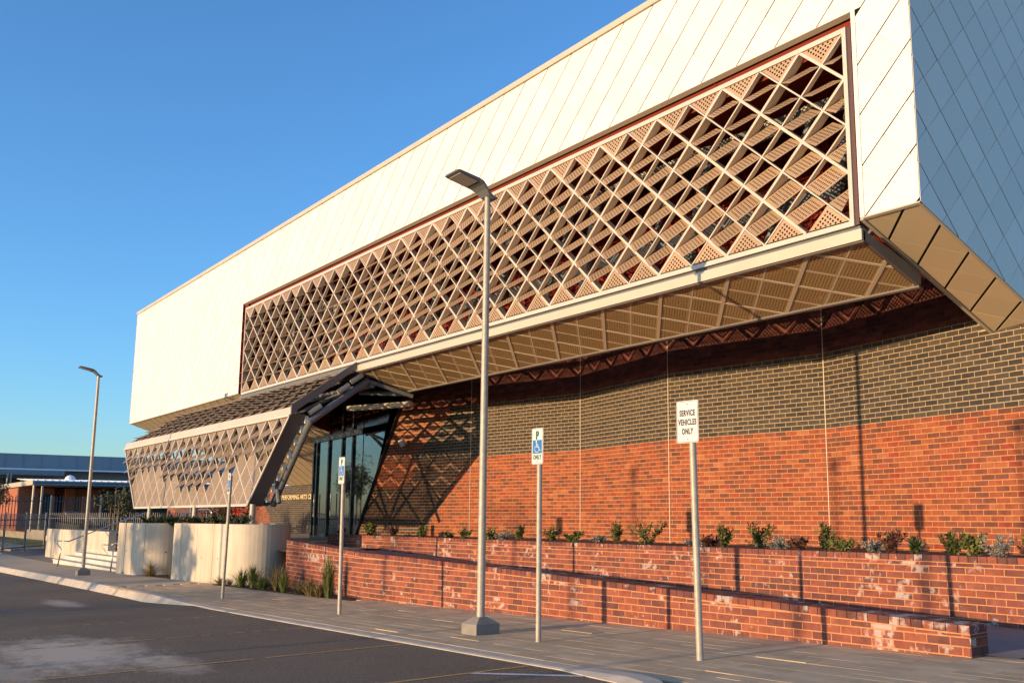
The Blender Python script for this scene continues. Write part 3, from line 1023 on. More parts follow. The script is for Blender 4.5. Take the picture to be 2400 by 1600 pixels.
# strut going back to the wall along the soffit's end
tu.tube([(CX - 0.05, TY + 0.35, TZ - 0.32), (CX + 0.35, 11.6, 4.36)], 0.055, 8)
tu.tube([(CX - 1.2, 10.9, 4.55), (CX + 0.25, 11.5, 4.42)], 0.06, 8)
tu.tube([(CX - 0.05, TY + 0.1, TZ - 0.12), (CX + 0.35, 11.6, 4.5)], 0.035, 8)
tu.build('canopy_tube', M_STEEL, can)
cl = MB()
for t in (0.08, 0.2, 0.33, 0.45, 0.58, 0.72, 0.85, 0.95):
    p = Vector((lerp(BXR, CX, t) + 0.09, lerp(BY, FY, t) + 0.38, lerp(BZ, FZ, t)))
    cl.box(p.x - 0.02, p.y - 0.03, p.z - 0.10, p.x + 0.02, p.y + 0.05, p.z + 0.08)
cl.build('bracket', M_BOLT, can)
cl = MB()
for t in (0.12, 0.62, 0.86):
    p = Vector((CX + 0.03, lerp(FY + .4, TY + .2, t), lerp(FZ, TZ - 0.15, t)))
    cl.tube([p + Vector((0, -0.14, -0.10)), p + Vector((0, 0.14, 0.10))], 0.06, 8)
cl.build('sleeve', M_CREAM, can)
pc = MB()
for (x0, x1, yy) in ((CX - 2.6, CX - 0.1, 10.9),):
    pc.tube([(x0, yy + .35, 4.28), (x1, yy + .9, 4.22)], 0.075, 10)
pc.build('lit_tube', M_CREAM, can)
for xx in (-32.04, -27.54, -23.1):
    p_ = MB(); p_.tube([(xx, 8.47, -0.4), (xx, 8.47, BZ + 0.02)], 0.07, 16)
    p_.build('post', M_GALV, can, smooth=False)

# ---------------------------------------------------------------- brick walls
CO, BRL, JT = 0.086, 0.24, 0.0125


class BrickSet:
    def __init__(s): s.bricks = []

    def run(s, p0, p1, z0, ztop, fam, seed=1, z_low=None, xlim=None, length=BRL, shift=0.0):
        """stretcher bond between plan points p0 -> p1, courses from z0 up; fam(u, z, P) -> (material key, tone)"""
        rr = random.Random(seed)
        a = Vector((p0[0], p0[1], 0)); e = Vector((p1[0] - p0[0], p1[1] - p0[1], 0)); Lw = e.length; e.normalize()
        ang = math.atan2(e.y, e.x)
        k = 0
        z = z0
        zt_max = max(ztop(0), ztop(Lw), ztop(Lw / 2))
        while z < zt_max - 0.02:
            u = -(length / 2 if k % 2 else 0) + shift - length
            while u < Lw:
                ua, ub = max(u, 0), min(u + length, Lw)
                if ub - ua > 0.016:
                    mid = a + e * (ua + ub) / 2
                    lo, hi = z, z + CO
                    if z_low: lo = max(lo, z_low(mid.x) - 0.03)
                    hi = min(hi, min(ztop(ua), ztop(ub)))
                    if xlim:
                        lx = xlim(z + CO / 2)
                        if a.x + e.x * ub < lx: u += length; continue
                        if a.x + e.x * ua < lx: ua = (lx - a.x) / e.x
                    if hi - lo > 0.025 and ub - ua > 0.016:
                        f, t = fam((ua + ub) / 2, (lo + hi) / 2, mid, rr)
                        c = a + e * (ua + ub) / 2
                        s.bricks.append((c.x, c.y, (lo + hi) / 2, ub - ua - JT, hi - lo - JT, ang, f, t))
                u += length
            z += CO; k += 1


def emit_bricks(parent, bs, mats, n_obj=300, depth=0.03, name='brick', field='brick_field'):
    pl = Vector(LOC[parent.name])
    order = sorted(bs, key=lambda q: -(vis_size((q[0], q[1], q[2]), q[3] * q[4]) if q[3] > 0.2 and q[4] > 0.07 else 0))
    cache = {}
    rest_ = MB()
    keys = list(mats.keys())
    for i, (x, y, z, l, h, ang, f, t) in enumerate(order):
        if i < n_obj:
            kk = (f, int(t * 10), round(l, 3), round(h, 3))
            if kk not in cache:
                b_ = MB(); b_.box(-l / 2, 0, -h / 2, l / 2, depth, h / 2, t=min(0.99, (int(t * 10) + 0.5) / 10), skip=(4,))
                cache[kk] = b_.mesh(name, mats[f])
            o = bpy.data.objects.new(name, cache[kk]); COL.objects.link(o)
            o.parent = parent
            o.location = Vector((x, y, z)) - pl
            o.rotation_euler = (0, 0, ang)
        else:
            ca, sa = math.cos(ang), math.sin(ang)
            P = []
            for zz in (-h / 2, h / 2):
                for (dx, dy) in ((-l / 2, 0), (l / 2, 0), (l / 2, depth), (-l / 2, depth)):
                    P.append((x + dx * ca - dy * sa, y + dx * sa + dy * ca, z + zz))
            rest_.hexa(P, t=t, mi=keys.index(f), skip=(4,))
    rest_.build(field, [mats[k_] for k_ in keys], parent, kind='stuff')


def redtone(rr):
    r = rr.random()
    return r


JX = [(-26.30, 12.834), (-21.37, 13.614), (-17.48, 14.23), (-13.93, 13.70), (-10.29, 14.083), (-5.6, 13.174)]
ZBASE, ZM, ZK, ZTOPW = 0.78, 2.93, 4.306, 8.0
zr0 = ZM - 25 * CO


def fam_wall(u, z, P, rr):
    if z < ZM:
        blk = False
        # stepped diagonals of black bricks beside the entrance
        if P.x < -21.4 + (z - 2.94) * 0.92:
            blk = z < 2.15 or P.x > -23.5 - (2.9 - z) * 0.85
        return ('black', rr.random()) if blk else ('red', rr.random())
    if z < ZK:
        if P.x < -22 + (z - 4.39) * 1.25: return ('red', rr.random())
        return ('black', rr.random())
    return ('red_shade', rr.random())


def xlimA(z): return -26.3 + max(z - 1.23, -0.2) * 0.589


bs = BrickSet()
for i in range(len(JX) - 1):
    p0, p1 = JX[i], JX[i + 1]
    e = Vector((p1[0] - p0[0], p1[1] - p0[1], 0)).normalized()
    a = Vector((*p0, 0)) + e * (0.006 if i else 0); c = Vector((*p1, 0)) - e * 0.006
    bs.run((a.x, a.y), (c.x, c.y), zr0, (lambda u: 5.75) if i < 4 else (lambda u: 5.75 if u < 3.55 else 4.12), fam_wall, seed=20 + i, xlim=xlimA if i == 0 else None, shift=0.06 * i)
wb = MB()
for i in range(len(JX) - 1):
    p0, p1 = JX[i], JX[i + 1]
    e = Vector((p1[0] - p0[0], p1[1] - p0[1], 0)).normalized(); nb = Vector((-e.y, e.x, 0)) * 0.0035
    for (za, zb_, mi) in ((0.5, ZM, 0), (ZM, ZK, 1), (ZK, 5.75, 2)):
        a0 = p0[0]
        if i == 4:
            q = [(p0[0], za), (-6.8, za), (-6.8, zb_), (p0[0], zb_)]
            if zb_ < 4.4: wb.face([(-6.8, 13.406 + .0035, za), (-5.6, 13.174 + .0035, za), (-5.6, 13.174 + .0035, min(zb_, 4.08)), (-6.8, 13.406 + .0035, min(zb_, 4.08))], mi=mi)
        elif i == 0:
            q = [(xlimA(za) + .01, za), (p1[0], za), (p1[0], zb_), (xlimA(zb_) + .01, zb_)]
        else:
            q = [(p0[0], za), (p1[0], za), (p1[0], zb_), (p0[0], zb_)]
        f = []
        for (xx, zz) in q:
            yy = p0[1] + (xx - p0[0]) * (p1[1] - p0[1]) / (p1[0] - p0[0])
            f.append((xx + nb.x, yy + nb.y, zz))
        wb.face(f, mi=mi)
wb.face([(-26.5, 14.6, 5.75), (-6.8, 14.6, 5.75), (-6.8, 13.3, 5.75), (-26.5, 12.75, 5.75)], mi=0)
wb.face([(-5.6, 13.18, 0), (-5.6, 24, 0), (-5.6, 24, 4.0), (-5.6, 13.18, 4.0)], mi=0)
# slanting jamb where the brickwork is cut beside the glass
jx0, jx1 = xlimA(0.5), xlimA(5.75)
wb.build('brick_wall', [M_MORT_RED, M_MORT_TAN, M_MORT_SHADE], B)
bw = [o for o in bpy.data.objects if o.name.startswith('brick_wall')][-1]
emit_bricks(bw, bs.bricks, {'red': M_RED, 'black': M_BLACK, 'red_shade': M_RED_SHADE})
jb = MB()
for (x, y) in JX[1:-1]:
    jb.box(x - 0.007, y - 0.004, 0.5, x + 0.007, y + 0.02, 5.75)
jb.build('control_joint', M_PALE, bw)
jm = MB()
for (za, zb_) in ((0.6, 5.7),):
    pa = (xlimA(za), 13.614 + 0.158 * (xlimA(za) + 21.37), za); pb = (xlimA(zb_), 13.614 + 0.158 * (xlimA(zb_) + 21.37), zb_)
    jm.hexa([(pa[0] - .03, pa[1] - .10, za), (pa[0], pa[1] - .10, za), (pa[0], pa[1] + .2, za), (pa[0] - .03, pa[1] + .2, za),
             (pb[0] - .03, pb[1] - .12, zb_), (pb[0], pb[1] - .12, zb_), (pb[0], pb[1] + .2, zb_), (pb[0] - .03, pb[1] + .2, zb_)])
jm.build('jamb_trim', M_MUL, bw)

# entrance glazing
gA = lambda x: 13.5 - 0.10 * (x + 31.15)
gw = MB()
mx = [-31.15, -30.8, -29.6, -28.3, -27.35]
gx_end = -26.54
mull = MB()
for x in mx:
    mull.box(x - 0.045, gA(x) - 0.06, 0.62, x + 0.045, gA(x) + 0.06, 5.1)
mull.hexa([(-31.15, gA(-31.15) - .05, 3.86), (gx_end, gA(gx_end) - .05, 3.86), (gx_end, gA(gx_end) + .05, 3.86), (-31.15, gA(-31.15) + .05, 3.86),
           (-31.15, gA(-31.15) - .05, 4.05), (gx_end, gA(gx_end) - .05, 4.05), (gx_end, gA(gx_end) + .05, 4.05), (-31.15, gA(-31.15) + .05, 4.05)])
mull.hexa([(-31.15, gA(-31.15) - .05, 0.60), (gx_end, gA(gx_end) - .05, 0.60), (gx_end, gA(gx_end) + .05, 0.60), (-31.15, gA(-31.15) + .05, 0.60),
           (-31.15, gA(-31.15) - .05, 0.72), (gx_end, gA(gx_end) - .05, 0.72), (gx_end, gA(gx_end) + .05, 0.72), (-31.15, gA(-31.15) + .05, 0.72)])
mull.build('glazing_frame', M_MUL, B)
gfr = [o for o in bpy.data.objects if o.name.startswith('glazing_frame')][-1]
xx = mx + [gx_end]
for i in range(len(xx) - 1):
    for (z0, z1) in ((0.72, 3.86), (4.05, 7.9)):
        if z0 > 3 and xx[i] < -29.7:
            continue
        b = MB()
        x0, x1 = xx[i] + 0.045, xx[i + 1] - 0.045
        tw = random.uniform(-0.004, 0.004)
        b.hexa([(x0, gA(x0), z0), (x1, gA(x1) + tw, z0), (x1, gA(x1) + .02, z0), (x0, gA(x0) + .02, z0),
                (x0, gA(x0) + tw, z1), (x1, gA(x1), z1), (x1, gA(x1) + .02, z1), (x0, gA(x0) + .02, z1)])
        b.build('glass_pane', M_GLASS if z0 < 3 else M_GLASSU, gfr)
# leaning pane between the last mullion and the cut brickwork
wy = lambda x: 13.614 + 0.158 * (x + 21.37)
for (za, zb_, mt_) in ((0.72, 3.86, M_GLASS), (4.05, 5.7, M_GLASSU)):
    b = MB()
    xa, xb = xlimA(za) - .03, xlimA(zb_) - .03
    x0 = gx_end + .03
    xa = max(xa, x0)
    b.hexa([(x0, gA(x0), za), (xa + .001, gA(xa), za), (xa + .001, gA(xa) + .02, za), (x0, gA(x0) + .02, za),
            (x0, gA(x0), zb_), (xb, gA(xb), zb_), (xb, gA(xb) + .02, zb_), (x0, gA(x0) + .02, zb_)])
    b.build('glass_pane', mt_, gfr)
hb = MB()
hb.tube([(-29.05, gA(-29.05) - .1, 1.35), (-29.05, gA(-29.05) - .1, 2.1)], 0.02, 8)
hb.tube([(-30.75, gA(-30.75) - .1, 1.35), (-30.75, gA(-30.75) - .1, 2.1)], 0.02, 8)
hb.build('door_handle', M_RAIL, gfr)

# black brick wall with the name, and the red wall beyond
bs2 = BrickSet()


def fam2(u, z, P, rr):
    d = z - 1.2
    if P.x < -45.1 - d * 1.1 + (1.6 if False else 0):
        return ('red', rr.random())
    if P.x < -43.95 and z > 1.9 and P.x > -45.3 and z > 2.0 + (-43.95 - P.x) * -0.8 + 0.2: return ('red', rr.random())
    return ('black', rr.random())


bs2.run((-62.0, 17.4), (-33.0, 17.4), 0.3, lambda u: 2.75, fam2, seed=77)
w2 = MB(); w2.face([(-62, 17.4035, 0.2), (-33, 17.4035, 0.2), (-33, 17.4035, 2.75), (-62, 17.4035, 2.75)])
w2.face([(-62, 17.4035, 0.2), (-62, 17.4035, 2.75), (-62, 24, 2.75), (-62, 24, 0.2)])
w2.build('entrance_wall', mat('brown_mortar', (0.22, 0.165, 0.105), .9), B)
ew = [o for o in bpy.data.objects if o.name.startswith('entrance_wall')][-1]
keepb = [q for q in bs2.bricks]
emit_bricks(ew, keepb, {'red': M_RED, 'black': M_BLACK}, n_obj=0)


FONT_N = [0]


def text(name, body, size, loc, rot, mt, parent, sx=1.0, extrude=0.004, bold=0.0, align='CENTER', space=1.0):
    c = bpy.data.curves.new(name, 'FONT')
    c.body = body; c.size = size; c.extrude = extrude; c.offset = bold
    c.align_x = align; c.align_y = 'CENTER'
    c.resolution_u = 4
    c.space_character = space
    c.materials.append(mt)
    tmp = bpy.data.objects.new(name + '_curve', c)
    COL.objects.link(tmp)
    bpy.context.view_layer.update()
    me = bpy.data.meshes.new_from_object(tmp.evaluated_get(bpy.context.evaluated_depsgraph_get()))
    bpy.data.objects.remove(tmp); bpy.data.curves.remove(c)
    me.name = name
    o = bpy.data.objects.new(name, me); COL.objects.link(o)
    o.parent = parent
    o.location = Vector(loc)
    o.rotation_euler = rot
    o.scale = (sx, 1, 1)
    return o


t_ = text('lettering', 'PERFORMING ARTS CENTRE', 0.285, Vector((-43.65, 17.37, 2.215)) - BL, (R(90), 0, 0), M_GOLD, ew, sx=1.18, extrude=0.015, bold=0.004, align='LEFT')

# entrance landing and ramp
M_LAND = mat('landing_concrete', (0.22, 0.19, 0.165), 0.9, noise=(3, 0.12))
ld = MB()
ld.face([(-36, 10.7, 0.6), (-21, 10.0, 0.6), (-21, 14.4, 0.6), (-36, 17.4, 0.6)])
ld.face([(-62, 10.7, 0.6), (-36, 10.7, 0.6), (-36, 17.4, 0.6), (-62, 17.4, 0.6)])
ld.face([(-21, 8.6, 0.56), (-4.4, 8.75, 0.075), (-4.4, 10.9, 0.075), (-21, 10.9, 0.56)])
ld.face([(-24, 9.0, 0.6), (-21, 8.6, 0.56), (-21, 10.9, 0.56), (-24, 10.9, 0.6)])
ld.build('entrance_path', M_LAND, None, kind=G)

# ------------------------------------------------------------------ low ramp wall
rw = thing('ramp_wall', 'low red brick wall with a sloping brick capping along the pavement in front of the ramp', 'brick wall', (-12, 8.3, 0))
RW = [(-21.2, 8.60), (-16.3, 8.09), (-4.71, 8.53)]
TOPS = [(-21.3, 0.835), (-19.2, 0.775), (-17.0, 0.715), (-14.64, 0.669), (-12.0, 0.592), (-8.3, 0.474), (-5.94, 0.401), (-4.6, 0.358)]


def interp(T, x):
    for (xa, ya), (xb, yb_) in zip(T, T[1:]):
        if x <= xb: return lerp(ya, yb_, (x - xa) / (xb - xa))
    return T[-1][1]


CAP = 0.080


def fam_pl(u, z, P, rr): return ('p', rr.random())


bs3 = BrickSet()
wm = MB()
TKN = 0.34
for si in range(2):
    p0, p1 = RW[si], RW[si + 1]
    bs3.run(p0, p1, -0.35 + 0.0, lambda u, p0=p0, p1=p1: interp(TOPS, p0[0] + (p1[0] - p0[0]) * u / math.dist(p0, p1)) - CAP, fam_pl, seed=40 + si, z_low=gz, shift=0.12 * si)
    e = Vector((p1[0] - p0[0], p1[1] - p0[1], 0)).normalized(); nb = Vector((-e.y, e.x, 0))
    N_ = 10
    for k in range(N_):
        xa, xb = lerp(p0[0], p1[0], k / N_), lerp(p0[0], p1[0], (k + 1) / N_)
        ya, yb_ = lerp(p0[1], p1[1], k / N_), lerp(p0[1], p1[1], (k + 1) / N_)
        za, zb_ = interp(TOPS, xa) - CAP + 0.004, interp(TOPS, xb) - CAP + 0.004
        f0 = nb * 0.0035; f1 = nb * (TKN - 0.009)
        wm.hexa([(xa + f0.x, ya + f0.y, -0.5), (xb + f0.x, yb_ + f0.y, -0.5), (xb + f1.x, yb_ + f1.y, -0.5), (xa + f1.x, ya + f1.y, -0.5),
                 (xa + f0.x, ya + f0.y, za), (xb + f0.x, yb_ + f0.y, zb_), (xb + f1.x, yb_ + f1.y, zb_), (xa + f1.x, ya + f1.y, za)], skip=(3, 5) if 0 < k < N_ - 1 else ())
wm.build('wall_core', M_MORT_RED, rw)
# end face bricks (two ends)
zc = gz(-4.71)
endb = MB()
p1 = RW[2]; e = Vector((p1[0] - RW[1][0], p1[1] - RW[1][1], 0)).normalized(); nb = Vector((-e.y, e.x, 0))
z = -0.35; k = 0
ebr = []
while z < interp(TOPS, -4.71) - CAP - 0.02:
    cuts = ((0.0, 0.11), (0.115, TKN)) if k % 2 == 0 else ((0.0, 0.225), (0.23, TKN))
    hi = min(z + CO, interp(TOPS, -4.71) - CAP)
    if hi > zc:
        for (a, c) in cuts:
            lo = max(z, zc - .02)
            q0 = Vector((*p1, 0)) + nb * (a + .002) - e * 0.03; q1 = Vector((*p1, 0)) + nb * (c - .004) - e * 0.03
            f = e * 0.036
            b = MB()
            b.hexa([q0 + Vector((0, 0, lo + .003)), q0 + f + Vector((0, 0, lo + .003)), q1 + f + Vector((0, 0, lo + .003)), q1 + Vector((0, 0, lo + .003)),
                    q0 + Vector((0, 0, hi - .006)), q0 + f + Vector((0, 0, hi - .006)), q1 + f + Vector((0, 0, hi - .006)), q1 + Vector((0, 0, hi - .006))], t=random.random() * 0.5)
            b.build('end_brick', M_PLANT, rw)
    z += CO; k += 1
emit_bricks(rw, bs3.bricks, {'p': M_PLANT}, n_obj=300, depth=0.03)
# capping: bricks laid across the wall
n_cap = 0
rr = random.Random(9)
for si in (1, 0):
    p0, p1 = RW[si], RW[si + 1]
    e = Vector((p1[0] - p0[0], p1[1] - p0[1], 0)); Lw = e.length; e.normalize(); nb = Vector((-e.y, e.x, 0))
    u = Lw
    while u > 0.06:
        xa, xb = p0[0] + e.x * (u - 0.112), p0[0] + e.x * u
        za, zb_ = interp(TOPS, xa), interp(TOPS, xb)
        A = Vector((*p0, 0)) + e * (u - 0.112) - nb * 0.002; Bq = Vector((*p0, 0)) + e * u - nb * 0.002
        t = rr.random() * 0.85
        pts = []
        for dz in (-CAP + 0.004, 0):
            pts += [A + Vector((0, 0, za + dz)), Bq + Vector((0, 0, zb_ + dz)), Bq + nb * (TKN + .004) + Vector((0, 0, zb_ + dz)), A + nb * (TKN + .004) + Vector((0, 0, za + dz))]
        b = MB(); b.hexa(pts, t=t)
        b.build('capping_brick', M_PLANT, rw)
        u -= 0.12; n_cap += 1

# ------------------------------------------------------------------ brick planter behind the ramp
pw = thing('planter_wall', 'long raised red brick planter with white salt stains beneath the building wall', 'planter', (-13, 10.85, 0))
PY, PZ = 10.85, 0.900
bs4 = BrickSet()
bs4.run((-24.0, PY), (-2.6, PY), -0.35, lambda u: PZ - CAP, fam_pl, seed=60, z_low=lambda x: max(gz(x), lerp(0.56, 0.075, (x + 21) / 16.6) - 0.05))
emit_bricks(pw, bs4.bricks, {'p': M_PLANT}, n_obj=290)
b = MB(); b.box(-24, PY + 0.0035, -0.5, -2.6, PY + 0.2, PZ - CAP + 0.004); b.build('wall_core', M_MORT_RED, pw)
cap_list = []
x = -2.6; rr = random.Random(12); n_ = 0
restc = MB()
while x > -23.95:
    b = MB() if n_ < 150 else restc
    b.box(x - 0.112, PY - 0.002, PZ - CAP + 0.004, x, PY + 0.23, PZ, t=rr.random() * 0.9)
    if n_ < 150: b.build('capping_brick', M_PLANT, pw)
    x -= 0.12; n_ += 1
restc.build('capping_field', M_PLANT, pw, kind='stuff')
M_SOIL = mat('dark_soil', (0.045, 0.028, 0.018), 0.95, noise=(25, 0.5), bump=(40, 0.9))
b = MB()
for i in range(20):
    xa, xb = -24 + i * 1.07, -24 + (i + 1) * 1.07
    b.face([(xa, PY + 0.22, PZ - 0.07), (xb, PY + 0.22, PZ - 0.07), (xb, 14.5, PZ - 0.07), (xa, 14.5, PZ - 0.07)])
b.build('planting_soil', M_SOIL, None, kind=G)

# ------------------------------------------------------------------ concrete planters
def stadium(x0, xc, yf0, yc, r, n=22):
    pts = [(x0, yf0)]
    for i in range(n + 1):
        a = -math.pi / 2 + math.pi * i / n
        pts.append((xc + r * math.cos(a), yc + r * math.sin(a)))
    pts.append((x0 - 1.3, yc + r))
    return pts


def conc_planter(name, label, x0, xc, yf0, yc, r, zt, seams):
    t = thing(name, label, 'planter', (xc, yc, gz(xc)))
    P = stadium(x0, xc, yf0, yc, r)
    b = MB(); n = len(P)
    cx, cy = (x0 + xc) / 2 - .3, yc
    I = [(p[0] + (cx - p[0]) * 0.12, p[1] + (cy - p[1]) * 0.12) for p in P]
    for i in range(n):
        j = (i + 1) % n
        b.face([(*P[i], -0.6), (*P[j], -0.6), (*P[j], zt - .012), (*P[i], zt - .012)])
        b.face([(*P[i], zt - .012), (*P[j], zt - .012), (lerp(P[j][0], I[j][0], .1), lerp(P[j][1], I[j][1], .1), zt), (lerp(P[i][0], I[i][0], .1), lerp(P[i][1], I[i][1], .1), zt)])
        b.face([(lerp(P[i][0], I[i][0], .1), lerp(P[i][1], I[i][1], .1), zt), (lerp(P[j][0], I[j][0], .1), lerp(P[j][1], I[j][1], .1), zt), (*I[j], zt), (*I[i], zt)])
        b.face([(*I[i], zt), (*I[j], zt), (*I[j], zt - 0.2), (*I[i], zt - 0.2)])
    b.build('concrete_shell', M_CONC, t)
    s_ = MB(); s_.face([(*p, zt - 0.1) for p in I]); s_.build('soil', M_SOIL, t)
    g_ = MB()
    for sx in seams:
        yy = lerp(yf0, yc - r, (sx - x0) / (xc - x0)) if sx < xc else yc - math.sqrt(max(r * r - (sx - xc) ** 2, 0))
        g_.box(sx - 0.006, yy - 0.004, -0.5, sx + 0.006, yy + 0.02, zt - 0.01)
    g_.build('form_joint', mat('joint_line', (0.25, 0.23, 0.20), 0.9), t)
    h_ = MB()
    for sx in seams:
        for dx in (0.35,):
            x_ = sx + dx
            yy = lerp(yf0, yc - r, (x_ - x0) / (xc - x0)) if x_ < xc else yc - math.sqrt(max(r * r - (x_ - xc) ** 2, 0))
            for zz in (0.35,):
                h_.tube([(x_, yy - 0.003, zz), (x_, yy + 0.03, zz)], 0.022, 8)
    h_.build('tie_hole', mat('tie_hole_shade', (0.16, 0.145, 0.13), 0.9), t)
    return t


conc_planter('concrete_planter', 'pale concrete planter with rounded end standing beside the stairs', -31.6, -29.7, 7.50, 8.32, 0.77, 1.17, (-31.0, -30.1, -29.3))
conc_planter('concrete_planter', 'larger pale concrete planter with rounded end next to the low brick wall', -26.75, -22.8, 7.72, 8.58, 0.70, 1.185, (-26.1, -25.0, -23.9))

# ------------------------------------------------------------------ plants
def leaf_mat(name, cols, trans=0.25):
    M = mat(name, cols[0], 0.55, 0, 0.4, tone=[(i / (len(cols) - 1), c) for i, c in enumerate(cols)])
    return M


M_L = {
    'green': leaf_mat('green_leaf', [(0.05, 0.07, 0.018), (0.10, 0.12, 0.025), (0.16, 0.15, 0.04)]),
    'silver': leaf_mat('silver_leaf', [(0.16, 0.16, 0.13), (0.24, 0.24, 0.2), (0.30, 0.28, 0.22)]),
    'red': leaf_mat('bronze_leaf', [(0.05, 0.018, 0.015), (0.09, 0.03, 0.02), (0.12, 0.06, 0.03)]),
    'yellow': leaf_mat('lime_leaf', [(0.10, 0.11, 0.02), (0.17, 0.17, 0.03), (0.22, 0.2, 0.06)]),
    'grass': leaf_mat('grass_blade', [(0.07, 0.10, 0.015), (0.12, 0.15, 0.02), (0.20, 0.19, 0.05)]),
    'dry': leaf_mat('dry_blade', [(0.14, 0.11, 0.035), (0.22, 0.16, 0.05), (0.28, 0.2, 0.08)]),
    'gum': leaf_mat('gum_leaf', [(0.035, 0.045, 0.018), (0.06, 0.07, 0.025), (0.10, 0.09, 0.035)]),
    'dark': leaf_mat('dark_leaf', [(0.02, 0.035, 0.012), (0.035, 0.055, 0.016), (0.05, 0.075, 0.02)]),
}
M_STEM = mat('brown_stem', (0.10, 0.065, 0.04), 0.9)
M_BARK = mat('grey_bark', (0.18, 0.14, 0.11), 0.9, noise=(8, 0.3), bump=(30, 0.8))


def leafq(b, p, d, n, l, w, t):
    d = d.normalized(); s_ = d.cross(n)
    if s_.length < 1e-3: s_ = d.cross(Vector((0.3, 0.2, 1)))
    s_ = s_.normalized() * w / 2
    b.face([p, p + d * l * .5 + s_, p + d * l, p + d * l * .5 - s_], t=t)


def rvec(rr):
    while True:
        v = Vector((rr.uniform(-1, 1), rr.uniform(-1, 1), rr.uniform(-1, 1)))
        if 0.05 < v.length < 1: return v.normalized()


def shrub(name, label, loc, h, wd, kind, seed, group, cat='plant', stems=9, leaves=26, ll=0.05, flowers=0):
    rr = random.Random(seed)
    t = thing(name, label, cat, loc, group)
    st_, lf = MB(), MB()
    L0 = Vector(loc)
    fl = MB()
    for i in range(stems):
        a = rr.uniform(0, 6.28); sp = rr.uniform(0.1, 1) * wd / 2
        tip = L0 + Vector((math.cos(a) * sp, math.sin(a) * sp, h * rr.uniform(0.55, 1.0)))
        midp = L0.lerp(tip, 0.5) + Vector((rr.uniform(-.02, .02), rr.uniform(-.02, .02), 0.03))
        st_.tube([L0 + Vector((math.cos(a) * .02, math.sin(a) * .02, -.02)), midp, tip], 0.005, 4, r2=0.002, caps=False)
        for k in range(leaves):
            q = rr.uniform(0.15, 1.0)
            p = L0.lerp(midp, q * 2) if q < .5 else midp.lerp(tip, q * 2 - 1)
            d = (rvec(rr) + (tip - L0).normalized() * 0.7)
            leafq(lf, p, d, rvec(rr), ll * rr.uniform(.6, 1.3), ll * 0.35 * rr.uniform(.7, 1.3), rr.random())
        for k in range(flowers):
            p = tip + rvec(rr) * 0.03
            fl.box(p.x - .008, p.y - .008, p.z - .008, p.x + .008, p.y + .008, p.z + .008)
    st_.build('stem', M_STEM, t)
    lf.build('leaves', M_L[kind], t)
    if fl.f: fl.build('flower', M_SIGNW, t)
    return t


def tuft(name, label, loc, h, wd, kind, seed, group, blades=90, cat='grass clump', bend=0.5):
    rr = random.Random(seed)
    b = MB(); L0 = Vector(loc)
    for i in range(blades):
        a = rr.uniform(0, 6.28); r0 = rr.uniform(0, .06); hh = h * rr.uniform(0.5, 1.0); sp = wd / 2 * rr.uniform(0.05, 1) ** 1.3
        p0 = L0 + Vector((math.cos(a) * r0, math.sin(a) * r0, -0.01))
        tip = L0 + Vector((math.cos(a) * (r0 + sp), math.sin(a) * (r0 + sp), hh * (1 - bend * 0.5 * sp / (wd / 2 + .001))))
        midp = p0.lerp(tip, 0.55) + Vector((-math.cos(a) * sp * .2, -math.sin(a) * sp * .2, hh * 0.12))
        w = rr.uniform(.003, .006)
        s_ = Vector((-math.sin(a), math.cos(a), 0)) * w + Vector((rr.uniform(-w, w), rr.uniform(-w, w), 0))
        t = rr.random()
        b.face([p0 - s_, p0 + s_, midp + s_ * .8, midp - s_ * .8], t=t)
        b.face([midp - s_ * .8, midp + s_ * .8, tip], t=t)
    o = b.build(name, M_L[kind], None, origin=loc)
    return tag(o, label, cat, group)


